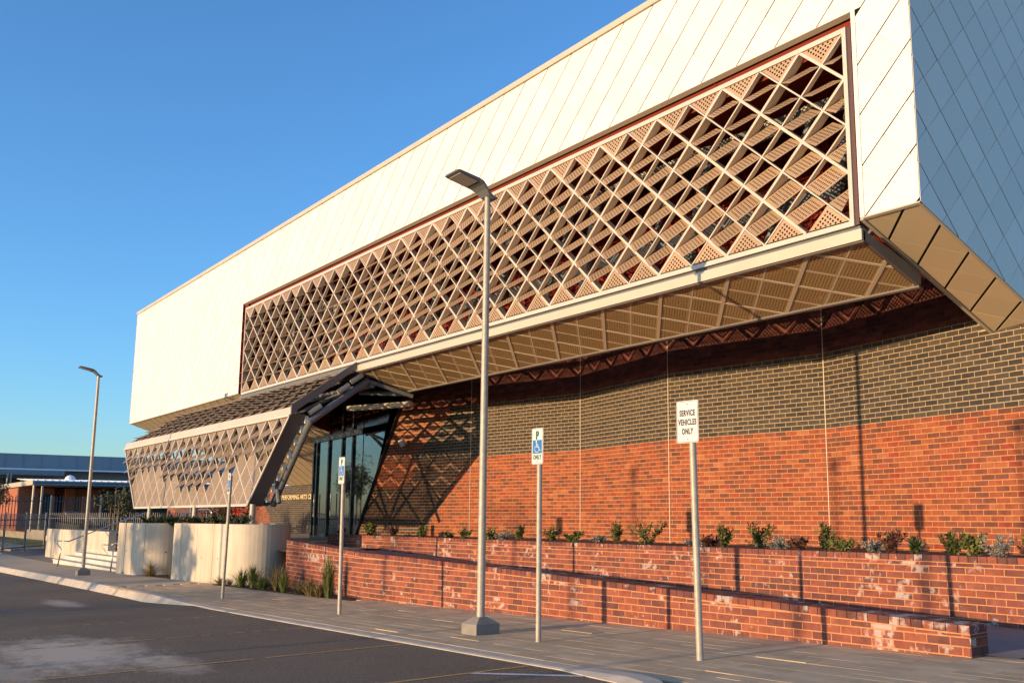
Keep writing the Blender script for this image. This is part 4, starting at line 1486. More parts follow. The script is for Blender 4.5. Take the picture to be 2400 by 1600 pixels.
GP = 'plants in the brick planter'
PLN = [
    (-24.1, 'red', .22, .3, 'small dark plant at the far left end of the brick planter in shade'),
    (-22.5, 'yellow', .34, .34, 'lime green plant in front of the black brick shadowed by the canopy'),
    (-20.94, 'red', .26, .3, 'thin dark plant between the two lime plants beside the canopy shadow'),
    (-19.81, 'yellow', .32, .36, 'lime leaved plant standing just left of the canopy shadow edge'),
    (-18.6, 'green', .12, .35, 'very low green plant right of the canopy shadow on the wall'),
    (-17.7, 'green', .30, .3, 'thin twiggy plant left of the lamp post in the brick planter'),
    (-17.0, 'yellow', .26, .3, 'pale yellow green plant just left of the tall lamp post'),
    (-16.3, 'silver', .18, .55, 'low silver clump just behind the tall lamp post'),
    (-15.73, 'green', .36, .34, 'thin upright plant directly right of the tall lamp post'),
    (-14.9, 'green', .33, .3, 'leafy green plant beneath the first sign shadow on the brick'),
    (-13.9, 'green', .30, .45, 'bushy plant left of the third parking sign pole'),
    (-13.3, 'silver', .18, .5, 'low silver plant beside the third parking sign pole'),
    (-12.9, 'green', .42, .4, 'tall sprig plant right behind the third parking sign pole'),
    (-11.9, 'green', .55, .85, 'widest green bush right of the third parking sign'),
    (-10.95, 'silver', .15, .5, 'flat silver groundcover between the wide bush and the sign shadow'),
    (-10.55, 'red', .22, .34, 'dark bronze plant near the second sign shadow on the brick'),
    (-10.15, 'green', .44, .42, 'green plant under the narrow sign shadow left of the service sign'),
    (-9.6, 'green', .42, .38, 'green plant just left of the service sign pole'),
    (-9.1, 'silver', .24, .5, 'rounded silver shrub behind the service sign pole'),
    (-8.75, 'red', .18, .4, 'dark low clump just right of the service sign pole'),
    (-8.4, 'green', .52, .42, 'tall leafy plant right of the service sign and its dark low neighbour'),
    (-7.95, 'green', .2, .4, 'low sprawling green plant right of the tall leafy one'),
    (-7.55, 'silver', .16, .4, 'small pale straw coloured clump in the middle of the planter right half'),
    (-7.3, 'red', .38, .45, 'bronze leaved spindly plant over a silver clump'),
    (-6.85, 'dark', .24, .26, 'small spiky dark plant beside a pale wall joint'),
    (-6.45, 'green', .36, .4, 'dense green bush below the lamp shadow on the wall'),
    (-6.1, 'yellow', .34, .3, 'yellow green broad leaved plant next to the lamp shadow bush'),
    (-5.75, 'silver', .28, .62, 'wide silver plant under the rightmost sign shadow'),
    (-5.45, 'red', .18, .3, 'small dark red plant right of the wide silver plant'),
    (-5.2, 'green', .42, .42, 'upright green plant near the right end of the planter'),
    (-4.75, 'green', .40, .45, 'rightmost green plant in the brick planter'),
]
for i, (x, kd, h, wd, lb) in enumerate(PLN):
    yy = PY + 0.42 + 0.12 * math.sin(i * 2.3)
    # plants stand close behind the planter's front edge
    xx_ = x
    shrub('planter_shrub', lb, (xx_, yy, PZ - 0.07), h * (0.72 + 0.25 * ((i * 7) % 5) / 4) + 0.06, wd * (0.75 + 0.4 * ((i * 3) % 4) / 3), kd, 100 + i, GP, stems=14 if kd != 'silver' else 22, leaves=34 if wd > .3 else 26,
          ll=0.085 if kd in ('yellow',) else (0.045 if kd == 'silver' else 0.07), flowers=0)

GG = 'grass clumps at the foot of the low brick wall'
TF = [(-22.75, 7.72, .22, .9, 'dry', 'low spreading straw grass at the foot of the big concrete planter'), (-21.75, 7.85, .45, .55, 'grass', 'green grass clump at the corner of planter and wall'),
      (-21.2, 7.9, .55, .4, 'grass', 'upright bright grass clump first in front of the brick wall'), (-20.5, 7.85, .34, .5, 'grass', 'short bright green grass clump beside the upright one'),
      (-19.9, 7.95, .62, .75, 'dry', 'tall wispy straw coloured grass clump'), (-19.3, 7.85, .42, .42, 'grass', 'bright green grass clump in front of the wispy straw one'),
      (-18.6, 7.9, .30, .6, 'dry', 'low brown grass clump left of the second parking sign'), (-17.95, 7.85, .36, .5, 'dry', 'olive grass clump behind the second parking sign pole'),
      (-17.2, 7.86, .85, .26, 'grass', 'tall narrow green plant right of the second parking sign pole'), (-17.45, 7.8, .3, .4, 'dry', 'short straw grass clump beside the tall narrow green plant')]
for i, (x, yy, h, wd, kd, lb) in enumerate(TF):
    tuft('grass_clump', lb, (x, yy - .03, gz(x)), h * 1.12, wd * 1.9, kd, 200 + i, GG, blades=230 if h > .5 else 200)
tuft('grass_clump', 'arching straw grass clump between the two concrete planters', (-28.6, 7.7, gz(-28.6)), .5, 1.3, 'dry', 240, GG, blades=200, bend=1.2)
tuft('grass_clump', 'small grey green grass clump between the two concrete planters', (-27.6, 8.0, gz(-27.6)), .35, .6, 'grass', 241, GG, blades=90)

# mulch beds
M_MULCH = mat('bark_mulch', (0.06, 0.035, 0.022), 0.95, noise=(30, 0.5), bump=(50, 1.0), tone=[(0, (0.035, 0.02, 0.013)), (0.7, (0.09, 0.05, 0.03)), (1, (0.17, 0.12, 0.08))])


def mulch(name, poly, n, seed):
    rr = random.Random(seed); b = MB()
    b.face([(p[0], p[1], gz(p[0]) + 0.006) for p in poly], t=0.1)
    x0, x1 = min(p[0] for p in poly), max(p[0] for p in poly); y0, y1 = min(p[1] for p in poly), max(p[1] for p in poly)
    k = 0
    while k < n:
        x, y_ = rr.uniform(x0, x1), rr.uniform(y0, y1)
        ins = True
        for i in range(len(poly)):
            p, q = poly[i], poly[(i + 1) % len(poly)]
            if (q[0] - p[0]) * (y_ - p[1]) - (q[1] - p[1]) * (x - p[0]) < 0: ins = False; break
        if not ins: continue
        k += 1
        c = Vector((x, y_, gz(x) + rr.uniform(.01, .03)))
        d = rvec(rr); d.z *= .35; leafq(b, c, d, Vector((0, 0, 1)) + rvec(rr) * .5, rr.uniform(.03, .09), rr.uniform(.015, .03), rr.random())
    return b.build(name, M_MULCH, None, kind='stuff')


mulch('mulch_bed', [(-23.2, 7.62), (-16.35, 7.82), (-16.35, 8.1), (-21.2, 8.6), (-23.2, 8.6)], 1500, 31)
mulch('mulch_bed', [(-29.6, 7.56), (-26.75, 7.70), (-26.75, 9.4), (-29.2, 9.4)], 700, 32)

GL = 'leafy plants in the concrete planters'
LEAFY = ['dark leafy plant at the left end of the smaller concrete planter beside the stairs', 'dark leafy plant beside the leftmost canopy post', 'dark leafy plant just right of the leftmost canopy post',
         'dark leafy plant over the rounded end of the smaller concrete planter', '', '', 'dark leafy plant at the left corner of the larger concrete planter', 'dark leafy plant under the red flowers in the larger planter',
         'dark leafy plant between the red flowers and the leaning sign pole', 'dark leafy plant next to the rightmost canopy post', 'dark leafy plant at the rounded right end of the larger concrete planter']
for i in range(11):
    x = -31.2 + i * 0.82
    if -28.6 < x < -26.6: continue
    shrub('leafy_plant', LEAFY[i], (x - .2, 8.3 + 0.15 * math.sin(i), 1.06), .30, .7, 'dark', 300 + i, GL, stems=16, leaves=16, ll=.12)
t_ = shrub('flowering_shrub', 'upright bronze shrub with bright red flowers behind the larger concrete planter', (-25.9, 8.75, 1.06), .75, .55, 'red', 330, None, cat='shrub', stems=12, leaves=30, ll=.06)
rf = MB(); rr = random.Random(4)
for i in range(60):
    c = Vector((-25.15 + rr.gauss(0, .13), 8.8 + rr.gauss(0, .1), 1.50 + rr.gauss(0, .08)))
    leafq(rf, c, rvec(rr), rvec(rr), .08, .06, 0.5)
rf.build('flower', mat('red_petal', (0.55, 0.02, 0.02), 0.5), t_)
shrub('flowering_shrub', 'olive shrub behind the left end of the larger concrete planter', (-29.0, 10.3, 1.0), .85, 1.2, 'gum', 331, None, cat='shrub', stems=16, leaves=30, ll=.07)

# ------------------------------------------------------------------ signs
def sign_pole(t, base, h, lean, r=0.03):
    b = MB(); b.tube([(base[0], base[1], base[2] - .03), (base[0] + lean, base[1], base[2] + h)], r, 18)
    o = b.build('pole', M_GALV, t, smooth=False)
    c = MB(); c.tube([(base[0] + lean, base[1], base[2] + h), (base[0] + lean, base[1], base[2] + h + .012)], r * 1.05, 18)
    c.build('pole_cap', M_GALV, t)


def rrect(w, h, r, n=4):
    P = []
    for (cx, cy, a0) in ((w / 2 - r, h / 2 - r, 0), (-w / 2 + r, h / 2 - r, 90), (-w / 2 + r, -h / 2 + r, 180), (w / 2 - r, -h / 2 + r, 270)):
        for i in range(n + 1):
            a = R(a0 + 90 * i / n); P.append((cx + r * math.cos(a), cy + r * math.sin(a)))
    return P


def board(t, ctr, w, h, yaw, roll):
    """a part 'sign_board' at ctr facing -Y turned by yaw; returns it (own axes: x right, z up, front = -y)"""
    b = MB()
    P = rrect(w, h, 0.022)
    b.prism([(p[0], 0, p[1]) for p in P], (0, -1, 0), 0.003, 0.5)
    me = b.mesh('sign_board', M_SIGNW)
    o = bpy.data.objects.new('sign_board', me); COL.objects.link(o)
    o.parent = t
    o.location = Vector(ctr) - Vector(LOC[t.name])
    o.rotation_euler = (0, roll, yaw)
    LOC[o.name] = (0, 0, 0)
    # thin dark rim line
    bb = MB()
    Q1 = rrect(w - .012, h - .012, .018); Q2 = rrect(w - .020, h - .020, .015)
    for i in range(len(Q1)):
        j = (i + 1) % len(Q1)
        bb.face([(Q1[i][0], -.0012, Q1[i][1]), (Q2[i][0], -.0012, Q2[i][1]), (Q2[j][0], -.0012, Q2[j][1]), (Q1[j][0], -.0012, Q1[j][1])])
    bb.build('border', M_SIGNK, o)
    sc = MB()
    for zz in (h / 2 - .035, -h / 2 + .035):
        sc.tube([(0, -.006, zz), (0, -.0005, zz)], .008, 10)
    sc.build('bolt', M_GALV, o)
    return o


def stext(o, body, size, z, mt, sx=0.8, bold=0.004, x=0.0, space=1.14):
    return text('lettering', body, size, (x, -0.0022, z), (R(90), 0, 0), mt, o, sx=sx, extrude=0.0006, bold=bold, space=space)


def flat_stroke(b, pts, w, y):
    for (p, q) in zip(pts, pts[1:]):
        d = Vector((q[0] - p[0], q[1] - p[1])); l = d.length; d /= l; c = Vector((-d.y, d.x)) * w / 2
        p_ = Vector(p) - d * w * .35; q_ = Vector(q) + d * w * .35
        b.face([((p_ - c).x, y, (p_ - c).y), ((q_ - c).x, y, (q_ - c).y), ((q_ + c).x, y, (q_ + c).y), ((p_ + c).x, y, (p_ + c).y)])


def parking_sign(base, lean, label, yaw):
    t = thing('parking_sign', label, 'sign', base, 'accessible parking signs along the kerb')
    H_ = 2.375
    sign_pole(t, base, H_ - 0.06, lean)
    o = board(t, (base[0] + lean, base[1] - 0.034, base[2] + H_ - 0.205), 0.20, 0.415, yaw, 0)
    stext(o, 'P', 0.122, 0.120, M_SIGNG, 0.82, .007)
    b = MB(); b.face([(-.078, -.0016, -.085), (.078, -.0016, -.085), (.078, -.0016, .070), (-.078, -.0016, .070)])
    bl = b.build('symbol_panel', M_SIGNB, o)
    k = MB(); y = -.0026
    ctr = (-.006, -.006)
    # wheelchair user
    cx, cz = -.016, .052
    k.face([(cx + .0115 * math.cos(2 * math.pi * i / 14), y, cz + .0115 * math.sin(2 * math.pi * i / 14)) for i in range(14)])
    flat_stroke(k, [(-.016, .036), (-.012, -.006), (.022, -.006), (.038, -.050), (.052, -.044)], .011, y)
    flat_stroke(k, [(-.015, .018), (.016, .018)], .009, y)
    arc = [(-.006 + .040 * math.cos(R(a)), -.032 + .036 * math.sin(R(a))) for a in range(125, 351, 15)]
    flat_stroke(k, arc, .009, y)
    k.build('wheelchair_symbol', M_SIGNW, o)
    stext(o, 'ONLY', 0.072, -0.128, M_SIGNG, 0.66, .0026)
    return t


P1, P2, P3, SV = (-18.62, 6.34, -.178), (-13.71, 6.44, -.094), (-8.66, 6.45, -.003), (-6.39, 6.66, .038)
parking_sign(P1, 0.09, 'accessible parking sign on a leaning pole in front of the larger concrete planter', R(-4))
parking_sign(P2, -0.05, 'accessible parking sign in front of the glass doors and grass clumps', R(2))
parking_sign(P3, 0.0, 'accessible parking sign between the tall lamp post and the service vehicle sign', R(4))
t = thing('service_sign', 'white SERVICE VEHICLES ONLY sign on a galvanised pole, nearest to the camera', 'sign', SV)
sign_pole(t, SV, 2.40, -0.055, 0.034)
o = board(t, (SV[0] - 0.055 - 0.02, SV[1] - 0.040, SV[2] + 2.255), 0.275, 0.415, R(5), 0)
stext(o, 'SERVICE', 0.080, 0.082, M_SIGNK, 0.60, .0028)
stext(o, 'VEHICLES', 0.080, -0.008, M_SIGNK, 0.60, .0028)
stext(o, 'ONLY', 0.080, -0.098, M_SIGNK, 0.60, .0028)

# ------------------------------------------------------------------ lamps
def lamp_post(base, label):
    t = thing('lamp_post', label, 'lamp post', base, 'car park lamp posts')
    x, y, z = base
    H_ = 5.50
    b = MB()
    s = 0.165
    b.box(x - s, y - s, z - .05, x + s, y + s, z + .125)
    b.hexa([(x - s, y - s, z + .1255), (x + s, y - s, z + .1255), (x + s, y + s, z + .1255), (x - s, y + s, z + .1255),
            (x - .055, y - .055, z + .20), (x + .055, y - .055, z + .20), (x + .055, y + .055, z + .20), (x - .055, y + .055, z + .20)], skip=(0,))
    b.build('plinth', M_BASE, t)
    b = MB(); b.tube([(x, y, z + .19), (x, y, z + 2.6), (x, y, z + H_ - .22)], 0.050, 20, r2=0.041, caps=False)
    b.build('pole', M_GALV, t, smooth=True)
    b = MB(); b.tube([(x, y, z + H_ - .22), (x, y, z + H_)], 0.038, 16); b.build('spigot', M_GALV, t)
    # flat curved head reaching toward the car park (-Y)
    prof = [(0.09, -.05, -.02, .10), (0.03, -.05, -.005, .095), (-.04, -.02, .05, .10), (-.10, .045, .105, .125), (-.16, .085, .140, .15), (-.23, .108, .155, .165), (-.52, .165, .20, .165), (-.55, .175, .195, .16)]
    b = MB(); ring = []
    zz = z + H_
    for (dy, lo, hi, w) in prof:
        ring.append([(x - w, y + dy, zz + lo), (x + w, y + dy, zz + lo), (x + w, y + dy, zz + hi - .01), (x + w * .8, y + dy, zz + hi), (x - w * .8, y + dy, zz + hi), (x - w, y + dy, zz + hi - .01)])
    for i in range(len(ring) - 1):
        for k in range(6):
            k2 = (k + 1) % 6
            b.face([ring[i][k], ring[i + 1][k], ring[i + 1][k2], ring[i][k2]])
    b.face(ring[0]); b.face(ring[-1][::-1])
    hd = b.build('lamp_head', M_LAMPH, t)
    b = MB()
    b.hexa([(x - .135, y - .50, zz + .156), (x + .135, y - .50, zz + .156), (x + .135, y - .24, zz + .103), (x - .135, y - .24, zz + .103),
            (x - .135, y - .50, zz + .170), (x + .135, y - .50, zz + .170), (x + .135, y - .24, zz + .117), (x - .135, y - .24, zz + .117)])
    b.build('lens', M_LENS, hd)
    return t


M_BASE = mat('grey_plinth', (0.22, 0.195, 0.16), 0.8, noise=(8, 0.12), bump=(50, .3))
lampA = lamp_post((-9.83, 6.45, gz(-9.83)), 'tall galvanised lamp post in front of the low brick wall and diamond screen')
lampB = copy_tree(lampA, (-30.9, 6.45, gz(-30.9)), 'tall galvanised lamp post at the left in front of the concrete stairs')
lampB.scale = (1, 1, 1.07)
# posts standing further out in the car park; their shadows reach the wall
lampC = copy_tree(lampA, (-7.7, -13.0, gz(-7.7) - .02), 'lamp post out in the car park behind the camera')
lampD = copy_tree(lampA, (-24.2, -9.0, gz(-24) - .15), 'lamp post out in the car park facing the canopy')
lampF = copy_tree(lampA, (-16.6, -14.0, gz(-16.6) - .02), 'third lamp post out in the car park behind the camera')
lampE = copy_tree(lampA, (-11.55, -15.0, gz(-11.5) - .02), 'second lamp post out in the car park behind the camera')

# flood light on the brick wall
fl_ = thing('flood_light', 'small pale flood light fixed to the brick wall beside the glass', 'light', (-24.0, 13.15, 3.42))
b = MB(); b.tube([(-24.0, 13.17, 3.42), (-24.0, 13.05, 3.40)], .03, 8); b.build('bracket', M_GALV, fl_)
b = MB(); b.tube([(-24.05, 12.98, 3.50), (-23.98, 13.02, 3.33)], .10, 14, r2=.075); b.build('lamp_body', M_SIGNW, fl_)

# ------------------------------------------------------------------ stairs, rails, retaining wall at the left
M_STEP = mat('stair_concrete', (0.52, 0.48, 0.41), 0.85, noise=(2, 0.1), bump=(60, .2))
stt = thing('stairs', 'pale concrete stairs rising beside the rounded concrete planter', 'stairs', (-37, 7.75, -.45))
SX = [-42.35, -42.08, -41.78, -41.48, -41.12, -40.7]
for i in range(6):
    y0 = 7.75 + .32 * i; z1 = -.29 + .135 * i
    b = MB(); b.box(SX[i], y0, -.55, -31.55, y0 + .32 if i < 5 else 10.7, z1 - .04)
    b.box(SX[i] - .02, y0 - .025, z1 - .04, -31.55, y0 + .32 if i < 5 else 10.7, z1)
    b.build('step', M_STEP, stt)


def rail(name, label, pts, r=.022):
    b = MB(); b.tube(pts, r, 10)
    o = b.build(name, M_RAIL, None, origin=tuple(pts[0]), smooth=True)
    return tag(o, label, 'handrail', 'steel handrails by the stairs')


rail('handrail', 'long steel handrail rising over the stairs from the pavement', [(-38.6, 7.22, gz(-38.6)), (-38.25, 7.2, -.05), (-38.15, 7.2, .23), (-38.7, 7.2, .33), (-38.95, 7.2, .43), (-38.8, 7.2, .49), (-37.0, 7.2, .50), (-39.3, 8.9, .98), (-42.2, 11.0, 1.51)])
rail('handrail', 'short bent steel handrail against the left side of the concrete planter', [(-32.45, 7.55, gz(-32.4)), (-32.35, 7.55, .0), (-32.3, 7.55, .27), (-32.7, 7.55, .36), (-32.75, 7.6, .47), (-32.6, 7.65, .52), (-31.7, 7.8, .53)])
rail('handrail', 'pale bent steel handrail in front of the far red classroom wall', [(-72, 14.0, .6), (-72, 13.9, 1.35), (-72, 13.6, 1.62), (-72, 14.1, 1.68), (-72, 15.3, 1.15)], .03)
rail('handrail', 'steel handrail with a hooked end seen under the canopy', [(-44.5, 12.5, .9), (-42.5, 12.5, 1.35), (-40.4, 12.5, 1.62), (-38.9, 12.5, 1.64), (-38.5, 12.5, 1.5), (-39.0, 12.5, 1.3)], .025)

rtw = thing('retaining_wall', 'pale concrete retaining wall left of the stairs', 'wall', (-45, 8.8, -.45))
b = MB(); b.box(-49.4, 8.7, -.7, -38.0, 8.95, .80); b.build('wall_body', M_CONC, rtw)
b = MB()
for x in (-47.6, -46.1, -44.3, -42.6):
    b.box(x - .006, 8.694, -.6, x + .006, 8.71, .79)
b.build('form_joint', mat('joint_line_shade', (0.25, 0.23, 0.20), 0.9), rtw)
rt2 = thing('retaining_wall', 'low grey concrete wall behind the palisade fence at far left', 'wall', (-75, 10, 0))
b = MB(); b.box(-100, 12.5, -.5, -60.8, 12.8, .42); b.build('wall_body', M_CONC, rt2)

# grass strip behind the fence
M_GRASSG = mat('grass_ground', (0.05, 0.08, 0.012), 0.9, noise=(6, .4), bump=(60, .8))
b = MB(); b.face([(-100, 9.0, -.40), (-60.5, 10.6, -.40), (-60.5, 12.5, -.25), (-100, 12.5, -.25)]); b.build('grass_bank', M_GRASSG, None, kind=G)
b = MB(); rr = random.Random(8)
for i in range(5000):
    x = rr.uniform(-78, -60.6); y_ = rr.uniform(10.5, 12.4); z = lerp(-.40, -.25, (y_ - 10.5) / 2)
    h = rr.uniform(.05, .14)
    b.face([(x - .012, y_, z), (x + .012, y_, z), (x + rr.uniform(-.04, .04), y_ + rr.uniform(-.04, .04), z + h)], t=rr.random())
b.build('grass', M_L['grass'], None, kind='stuff')
b = MB(); b.box(-100, 8.6, -.5, -58, 10.45, -.36); b.build('garden_edge', M_KERB, None, kind=G)

# palisade fence
M_FEN = mat('fence_steel', (0.085, 0.085, 0.09), 0.6, 0.0)


def fence(label, a, c, zbase, h, step, posts, grp='palisade fences'):
    a = Vector(a); c = Vector(c); L_ = (c - a).length; e = (c - a).normalized()
    t = thing('palisade_fence', label, 'fence', (a.x, a.y, zbase), grp)
    nn = Vector((-e.y, e.x, 0))
    b = MB()
    for zz in (zbase + .22, zbase + h - .32):
        b.bar(Vector((a.x, a.y, zz)), Vector((c.x, c.y, zz)), .05, .035, nn)
    b.build('rail', M_FEN, t)
    n = int(L_ / step)
    for i in range(n + 1):
        p = a + e * (i * step)
        b = MB()
        hw = .024
        q = nn * -.03
        z0, z1 = zbase + .05, zbase + h
        P = [(p - e * hw + q, z0), (p + e * hw + q, z0), (p + e * hw + q, z1 - .06), (p + q, z1), (p - e * hw + q, z1 - .06)]
        b.prism([(v.x, v.y, z) for v, z in P], -nn, .012)
        b.build('picket', M_FEN, t)
    for s_ in posts:
        p = a + e * s_
        b = MB(); b.box(p.x - .045, p.y - .045, zbase - .1, p.x + .045, p.y + .045, zbase + h + .06)
        b.build('post', M_GALV, t)
    return t


fence('tall palisade fence crossing the far left behind the pavement', (-59.6, 10.4, 0), (-51.6, 6.2, 0), -.45, 1.95, .15, (0.0, 2.9, 5.8))
fence('palisade fence standing above the concrete retaining wall', (-59.6, 10.5, 0), (-50.5, 15.5, 0), .25, 1.32, .15, (2.9, 5.8, 8.7))
fence('distant tall palisade fence in front of the red classroom', (-70.5, 9.6, 0), (-70.5, 15.6, 0), .55, 2.1, .17, (0, 2.9, 5.9))
fence('palisade fence seen under the canopy beyond the planters', (-56, 16.2, 0), (-46.5, 15.9, 0), .55, 1.9, .16, (3.0, 6.0))

# ------------------------------------------------------------------ trees
def tree(name, label, base, h, crown_c, crown_r, seed, group, leaves=2600, kind='gum', ll=.16, stakes=False, trunk_r=.05, clumps=14):
    rr = random.Random(seed)
    t = thing(name, label, 'tree', base, group)
    B0 = Vector(base); cc = Vector(crown_c)
    b = MB()
    top = Vector((cc.x, cc.y, cc.z + crown_r[2] * .6))
    mid = B0.lerp(top, .45) + Vector((rr.uniform(-.08, .08), rr.uniform(-.08, .08), 0))
    b.tube([B0 - Vector((0, 0, .1)), mid, top], trunk_r, 8, r2=trunk_r * .25)
    cl_ = []
    for i in range(clumps):
        v = rvec(rr); q = cc + Vector((v.x * crown_r[0], v.y * crown_r[1], v.z * crown_r[2])) * rr.uniform(.35, .95)
        cl_.append((q, rr.uniform(.26, .5)))
        s_ = B0.lerp(top, rr.uniform(.4, .85))
        b.tube([s_, s_.lerp(q, .5) + Vector((0, 0, .05)), q], trunk_r * .35, 5, r2=trunk_r * .1, caps=False)
    b.build('trunk', M_BARK, t)
    b = MB()
    cr = sum(crown_r) / 3
    for i in range(leaves):
        q, rad = cl_[rr.randrange(len(cl_))]
        v = rvec(rr); p = q + v * (cr * rad * rr.uniform(.2, 1.0) ** .5)
        d = rvec(rr) + Vector((0, 0, -.8))
        leafq(b, p, d, rvec(rr), ll * rr.uniform(.7, 1.3), ll * .32 * rr.uniform(.7, 1.3), rr.random())
    b.build('crown', M_L[kind], t)
    if stakes:
        for (dx, dy) in ((-.35, -.1), (.35, .1)):
            k = MB(); k.box(B0.x + dx - .03, B0.y + dy - .03, B0.z - .1, B0.x + dx + .03, B0.y + dy + .03, B0.z + 1.35)
            k.build('stake', M_STAKE, t)
    return t


M_STAKE = mat('hardwood_stake', (0.34, 0.2, 0.09), 0.85)
GT = 'young trees beside the classrooms'
tree('young_tree', 'young staked gum tree between the lamp post and the canopy', (-51.6, 12.0, .75), 2.3, (-51.7, 12.0, 2.2), (1.35, 1.3, .95), 501, GT, leaves=2400, ll=.15, stakes=True)
tree('young_tree', 'dense green tree cut off by the left edge in front of the fence', (-66, 8.6, 0.0), 3.4, (-66, 8.5, 2.85), (1.2, 1.1, 1.05), 502, GT, leaves=2400, ll=.17)
tree('young_tree', 'small staked bronze leaved tree seen under the canopy', (-41.0, 13.6, .6), 1.6, (-41.0, 13.6, 1.55), (.8, .7, .55), 503, GT, leaves=1200, ll=.10, stakes=True, kind='red')
for i, (x, y_, h, w, kd, lb) in enumerate([(-64.5, 13.3, .5, 1.4, 'dark', 'dark low hedge plant behind the far concrete wall at left'), (-67.5, 13.4, .6, 1.5, 'gum', 'olive hedge plant behind the far concrete wall'), (-71.2, 13.4, .6, 1.6, 'dark', 'dark hedge plant near the veranda post'),
                                         (-67, 14.6, .95, 1.3, 'silver', 'round grey green shrub in front of the classroom window'), (-60.5, 14.2, .5, 1.6, 'green', 'green shrub behind the fence beside the staked tree'),
                                         (-56.5, 15.3, .5, 1.6, 'silver', 'pale shrub behind the fence near the canopy'), (-48.5, 14.6, .8, 2.0, 'red', 'bronze twiggy hedge under the canopy beyond the planters')]):
    shrub('garden_shrub', lb, (x, y_, .42 if x < -60 else .55), h, w, kd, 600 + i, 'garden shrubs by the classrooms', stems=26, leaves=34, ll=.13)

# trees across the car park: mirrored in the glass, and the source of the soft shadows on the concrete
GF = 'gum trees across the car park'
for i, (x, y_, h, rx, rz) in enumerate([(-30.7, -17.0, 4.2, 1.0, 1.2), (-27.1, -16.5, 3.6, .9, .9), (-44.5, -24, 5.5, 1.7, 1.5), (-50, -30, 6.0, 2.0, 1.6), (-22, -46, 7, 3.0, 2.0), (-35, -50, 7.5, 3.2, 2.0), (-58, -46, 7.5, 3.0, 2.2), (-70, -40, 7, 3, 2), (-67, 2.6, 4.6, 1.3, 1.3), (-79, 0.2, 5.2, 1.6, 1.5), (-96, -4.5, 6.5, 2.4, 2.0)]):
    tree('gum_tree', ['slender young gum tree across the car park', 'small gum tree across the car park', 'broad gum tree across the car park', 'tall gum tree far across the car park'][min(i // 2, 3)] + ' number ' + ['one', 'two'][i % 2] if False else
         ['slender gum tree across the car park facing the left planter', 'small gum tree across the car park facing the larger planter', 'gum tree across the car park facing the stairs', 'broad gum tree facing the retaining wall',
          'tall spreading gum at the far kerb facing the glass', 'wide gum at the far kerb left of the tall one', 'large gum at the far kerb facing the fence', 'big gum at the far left of the car park',
          'slim gum left of the view mirrored in the glass doors', 'gum left of the view behind the slim one', 'broad gum farthest left of the view'][i],
         (x, y_, gz(x) - .1), h, (x, y_, h - rz * .55), (rx, rx, rz), 700 + i, GF, leaves=800, ll=.3, trunk_r=.09)

# ------------------------------------------------------------------ school buildings at the left
M_HALL = mat('blue_grey_sheet', (0.20, 0.24, 0.27), 0.5, noise=(.5, .06))
M_ROOFW = mat('white_roof_sheet', (0.72, 0.74, 0.76), 0.4)
M_DARKW = mat('dark_opening', (0.02, 0.022, 0.025), 0.5)
M_WARMB = mat('classroom_brick', (0.36, 0.11, 0.045), 0.85, noise=(6, .2))
M_CEIL = mat('veranda_ceiling', (0.45, 0.36, 0.30), 0.7)
hall = thing('school_hall', 'long blue grey sheet metal hall behind the red classrooms', 'building', (-100, 20, 0))
b = MB(); b.box(-125, 6, -.5, -95, 60, 6.75); b.build('wall', M_HALL, hall)
b = MB()
for i in range(26):
    b.box(-94.995, 6 + i * 1.4, 5.5, -94.96, 6.03 + i * 1.4, 6.75)
b.build('sheet_rib', M_HALL, hall)
b = MB(); b.hexa([(-95, 6, 5.42), (-93.4, 6, 5.28), (-93.4, 60, 5.28), (-95, 60, 5.42), (-95, 6, 5.50), (-93.4, 6, 5.34), (-93.4, 60, 5.34), (-95, 60, 5.50)])
b.build('roof', M_ROOFW, hall)
b = MB(); b.box(-93.5, 6, 4.85, -93.4, 17.4, 5.275)
for i in range(30):
    b.box(-93.4, 6 + i * .38, 4.86, -93.37, 6.05 + i * .38, 5.27)
b.build('awning_panel', M_HALL, hall)
b = MB(); b.box(-94.98, 6, .4, -94.90, 60, 4.6); b.build('window_band', M_DARKW, hall)
for yy in (8, 13.1, 13.35, 26):
    b = MB(); b.tube([(-93.45, yy, .4), (-93.45, yy, 5.0)], .07, 8); b.build('post', M_GALV, hall)

cr_ = thing('classroom_block', 'red brick classroom block with a white veranda roof on posts', 'building', (-80, 16, .5))
b = MB()
b.box(-90, 11.9, .3, -79.2, 14.2, 3.40)
b.box(-90, 14.9, .3, -79.0, 15.55, 3.40); b.box(-90, 15.55, .3, -79.4, 17.2, 3.40)
b.box(-90, 14.2, .3, -80.2, 14.9, 3.40)
b.box(-90, 17.2, .3, -80.5, 40, 3.40)
b.build('wall', M_WARMB, cr_)
b = MB(); b.box(-80.2, 14.25, .9, -80.15, 14.85, 2.9); b.box(-80.5, 17.6, .5, -80.45, 30, 3.2); b.box(-79.2, 13.2, .5, -79.15, 14.1, 2.95)
b.build('window', M_DARKW, cr_)
b = MB()
for yy in (14.25, 14.5, 14.75):
    b.box(-80.15, yy, .9, -80.12, yy + .06, 2.9)
b.build('window_frame', M_CREAM, cr_)
b = MB(); b.hexa([(-90, 12.15, 3.62), (-75, 12.15, 3.62), (-75, 40, 3.62), (-90, 40, 3.62), (-90, 12.15, 3.66), (-75, 12.15, 3.66), (-75, 40, 3.66), (-90, 40, 3.66)])
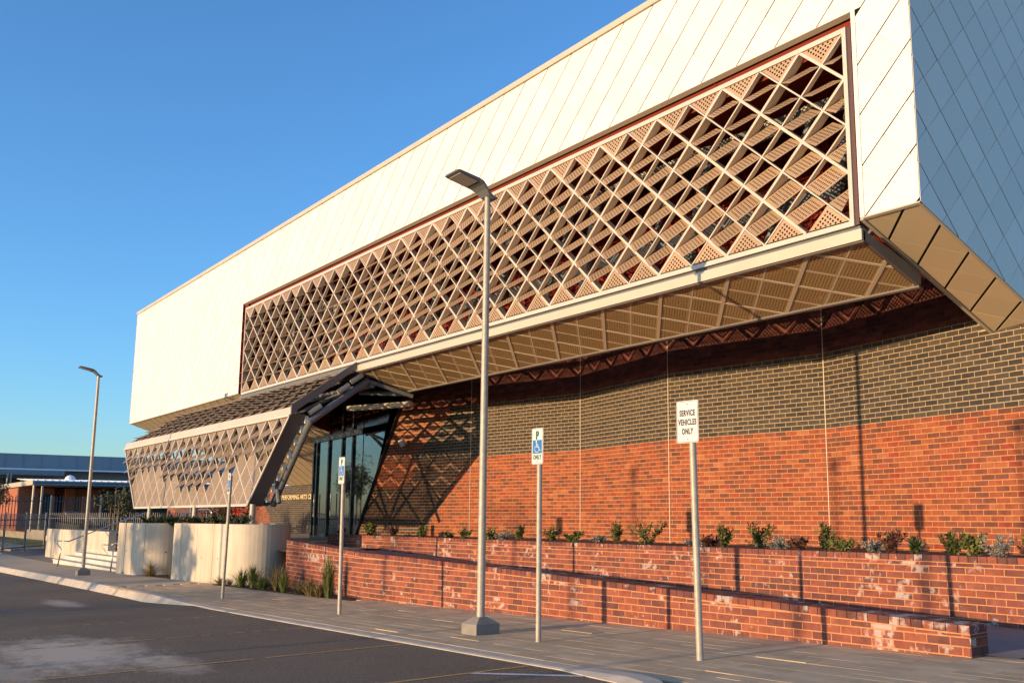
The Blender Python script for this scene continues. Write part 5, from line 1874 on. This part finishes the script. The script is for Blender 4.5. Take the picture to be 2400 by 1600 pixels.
b.hexa([(-88, 13.2, 4.25), (-75.02, 12.2, 3.76), (-75.02, 40, 3.76), (-88, 40, 4.25), (-88, 13.2, 4.3), (-75.02, 12.2, 3.80), (-75.02, 40, 3.80), (-88, 40, 4.3)])
for i in range(44):
    b.hexa([(-88, 13.0 + i * .45, 4.30), (-75.02, 12.3 + i * .45, 3.80), (-75.02, 12.42 + i * .45, 3.80), (-88, 13.12 + i * .45, 4.30),
            (-88, 13.0 + i * .45, 4.35), (-75.02, 12.3 + i * .45, 3.85), (-75.02, 12.42 + i * .45, 3.85), (-88, 13.12 + i * .45, 4.35)])
b.build('roof', M_ROOFW, cr_)
b = MB(); b.box(-90, 12.05, 3.50, -75, 12.15, 3.84); b.build('gable_fascia', M_CREAM, cr_)
b = MB(); b.box(-75.1, 12.15, 3.50, -75, 40, 3.74); b.build('gutter', M_HALL, cr_)
b = MB(); b.face([(-90, 12.15, 3.49), (-75.1, 12.15, 3.49), (-75.1, 40, 3.49), (-90, 40, 3.49)][::-1]); b.build('ceiling', M_CEIL, cr_)
for (xx_, yy) in ((-75.3, 12.2), (-75.4, 12.75), (-75.3, 18.0)):
    b = MB(); b.tube([(xx_, yy, .3), (xx_, yy, 3.5)], .075, 10); b.build('post', M_CREAM, cr_)
for (xx_, yy) in ((-76.5, 13.65), (-76.5, 15.7), (-76.5, 16.1)):
    b = MB(); b.box(xx_ - .12, yy - .12, .3, xx_ + .12, yy + .12, 2.75); b.build('brick_pier', M_WARMB, cr_)
b = MB()
for (xx_, yy) in ((-82, 15.7),):
    n = 12
    for i in range(n):
        a0, a1 = 2 * math.pi * i / n, 2 * math.pi * (i + 1) / n
        for k in range(3):
            p0, p1 = math.pi / 2 * k / 3, math.pi / 2 * (k + 1) / 3
            f = lambda a, p: (xx_ + .4 * math.cos(a) * math.cos(p), yy + .4 * math.sin(a) * math.cos(p), 4.1 + .4 * math.sin(p))
            b.face([f(a0, p0), f(a1, p0), f(a1, p1), f(a0, p1)])
b.build('roof_vent', M_ROOFW, cr_)
b = MB(); b.box(-72, 12.9, -.4, -46, 30, .42); b.build('school_ground', mat('school_garden_soil', (0.10, 0.075, 0.05), .95, noise=(3, .3)), None, kind=G)
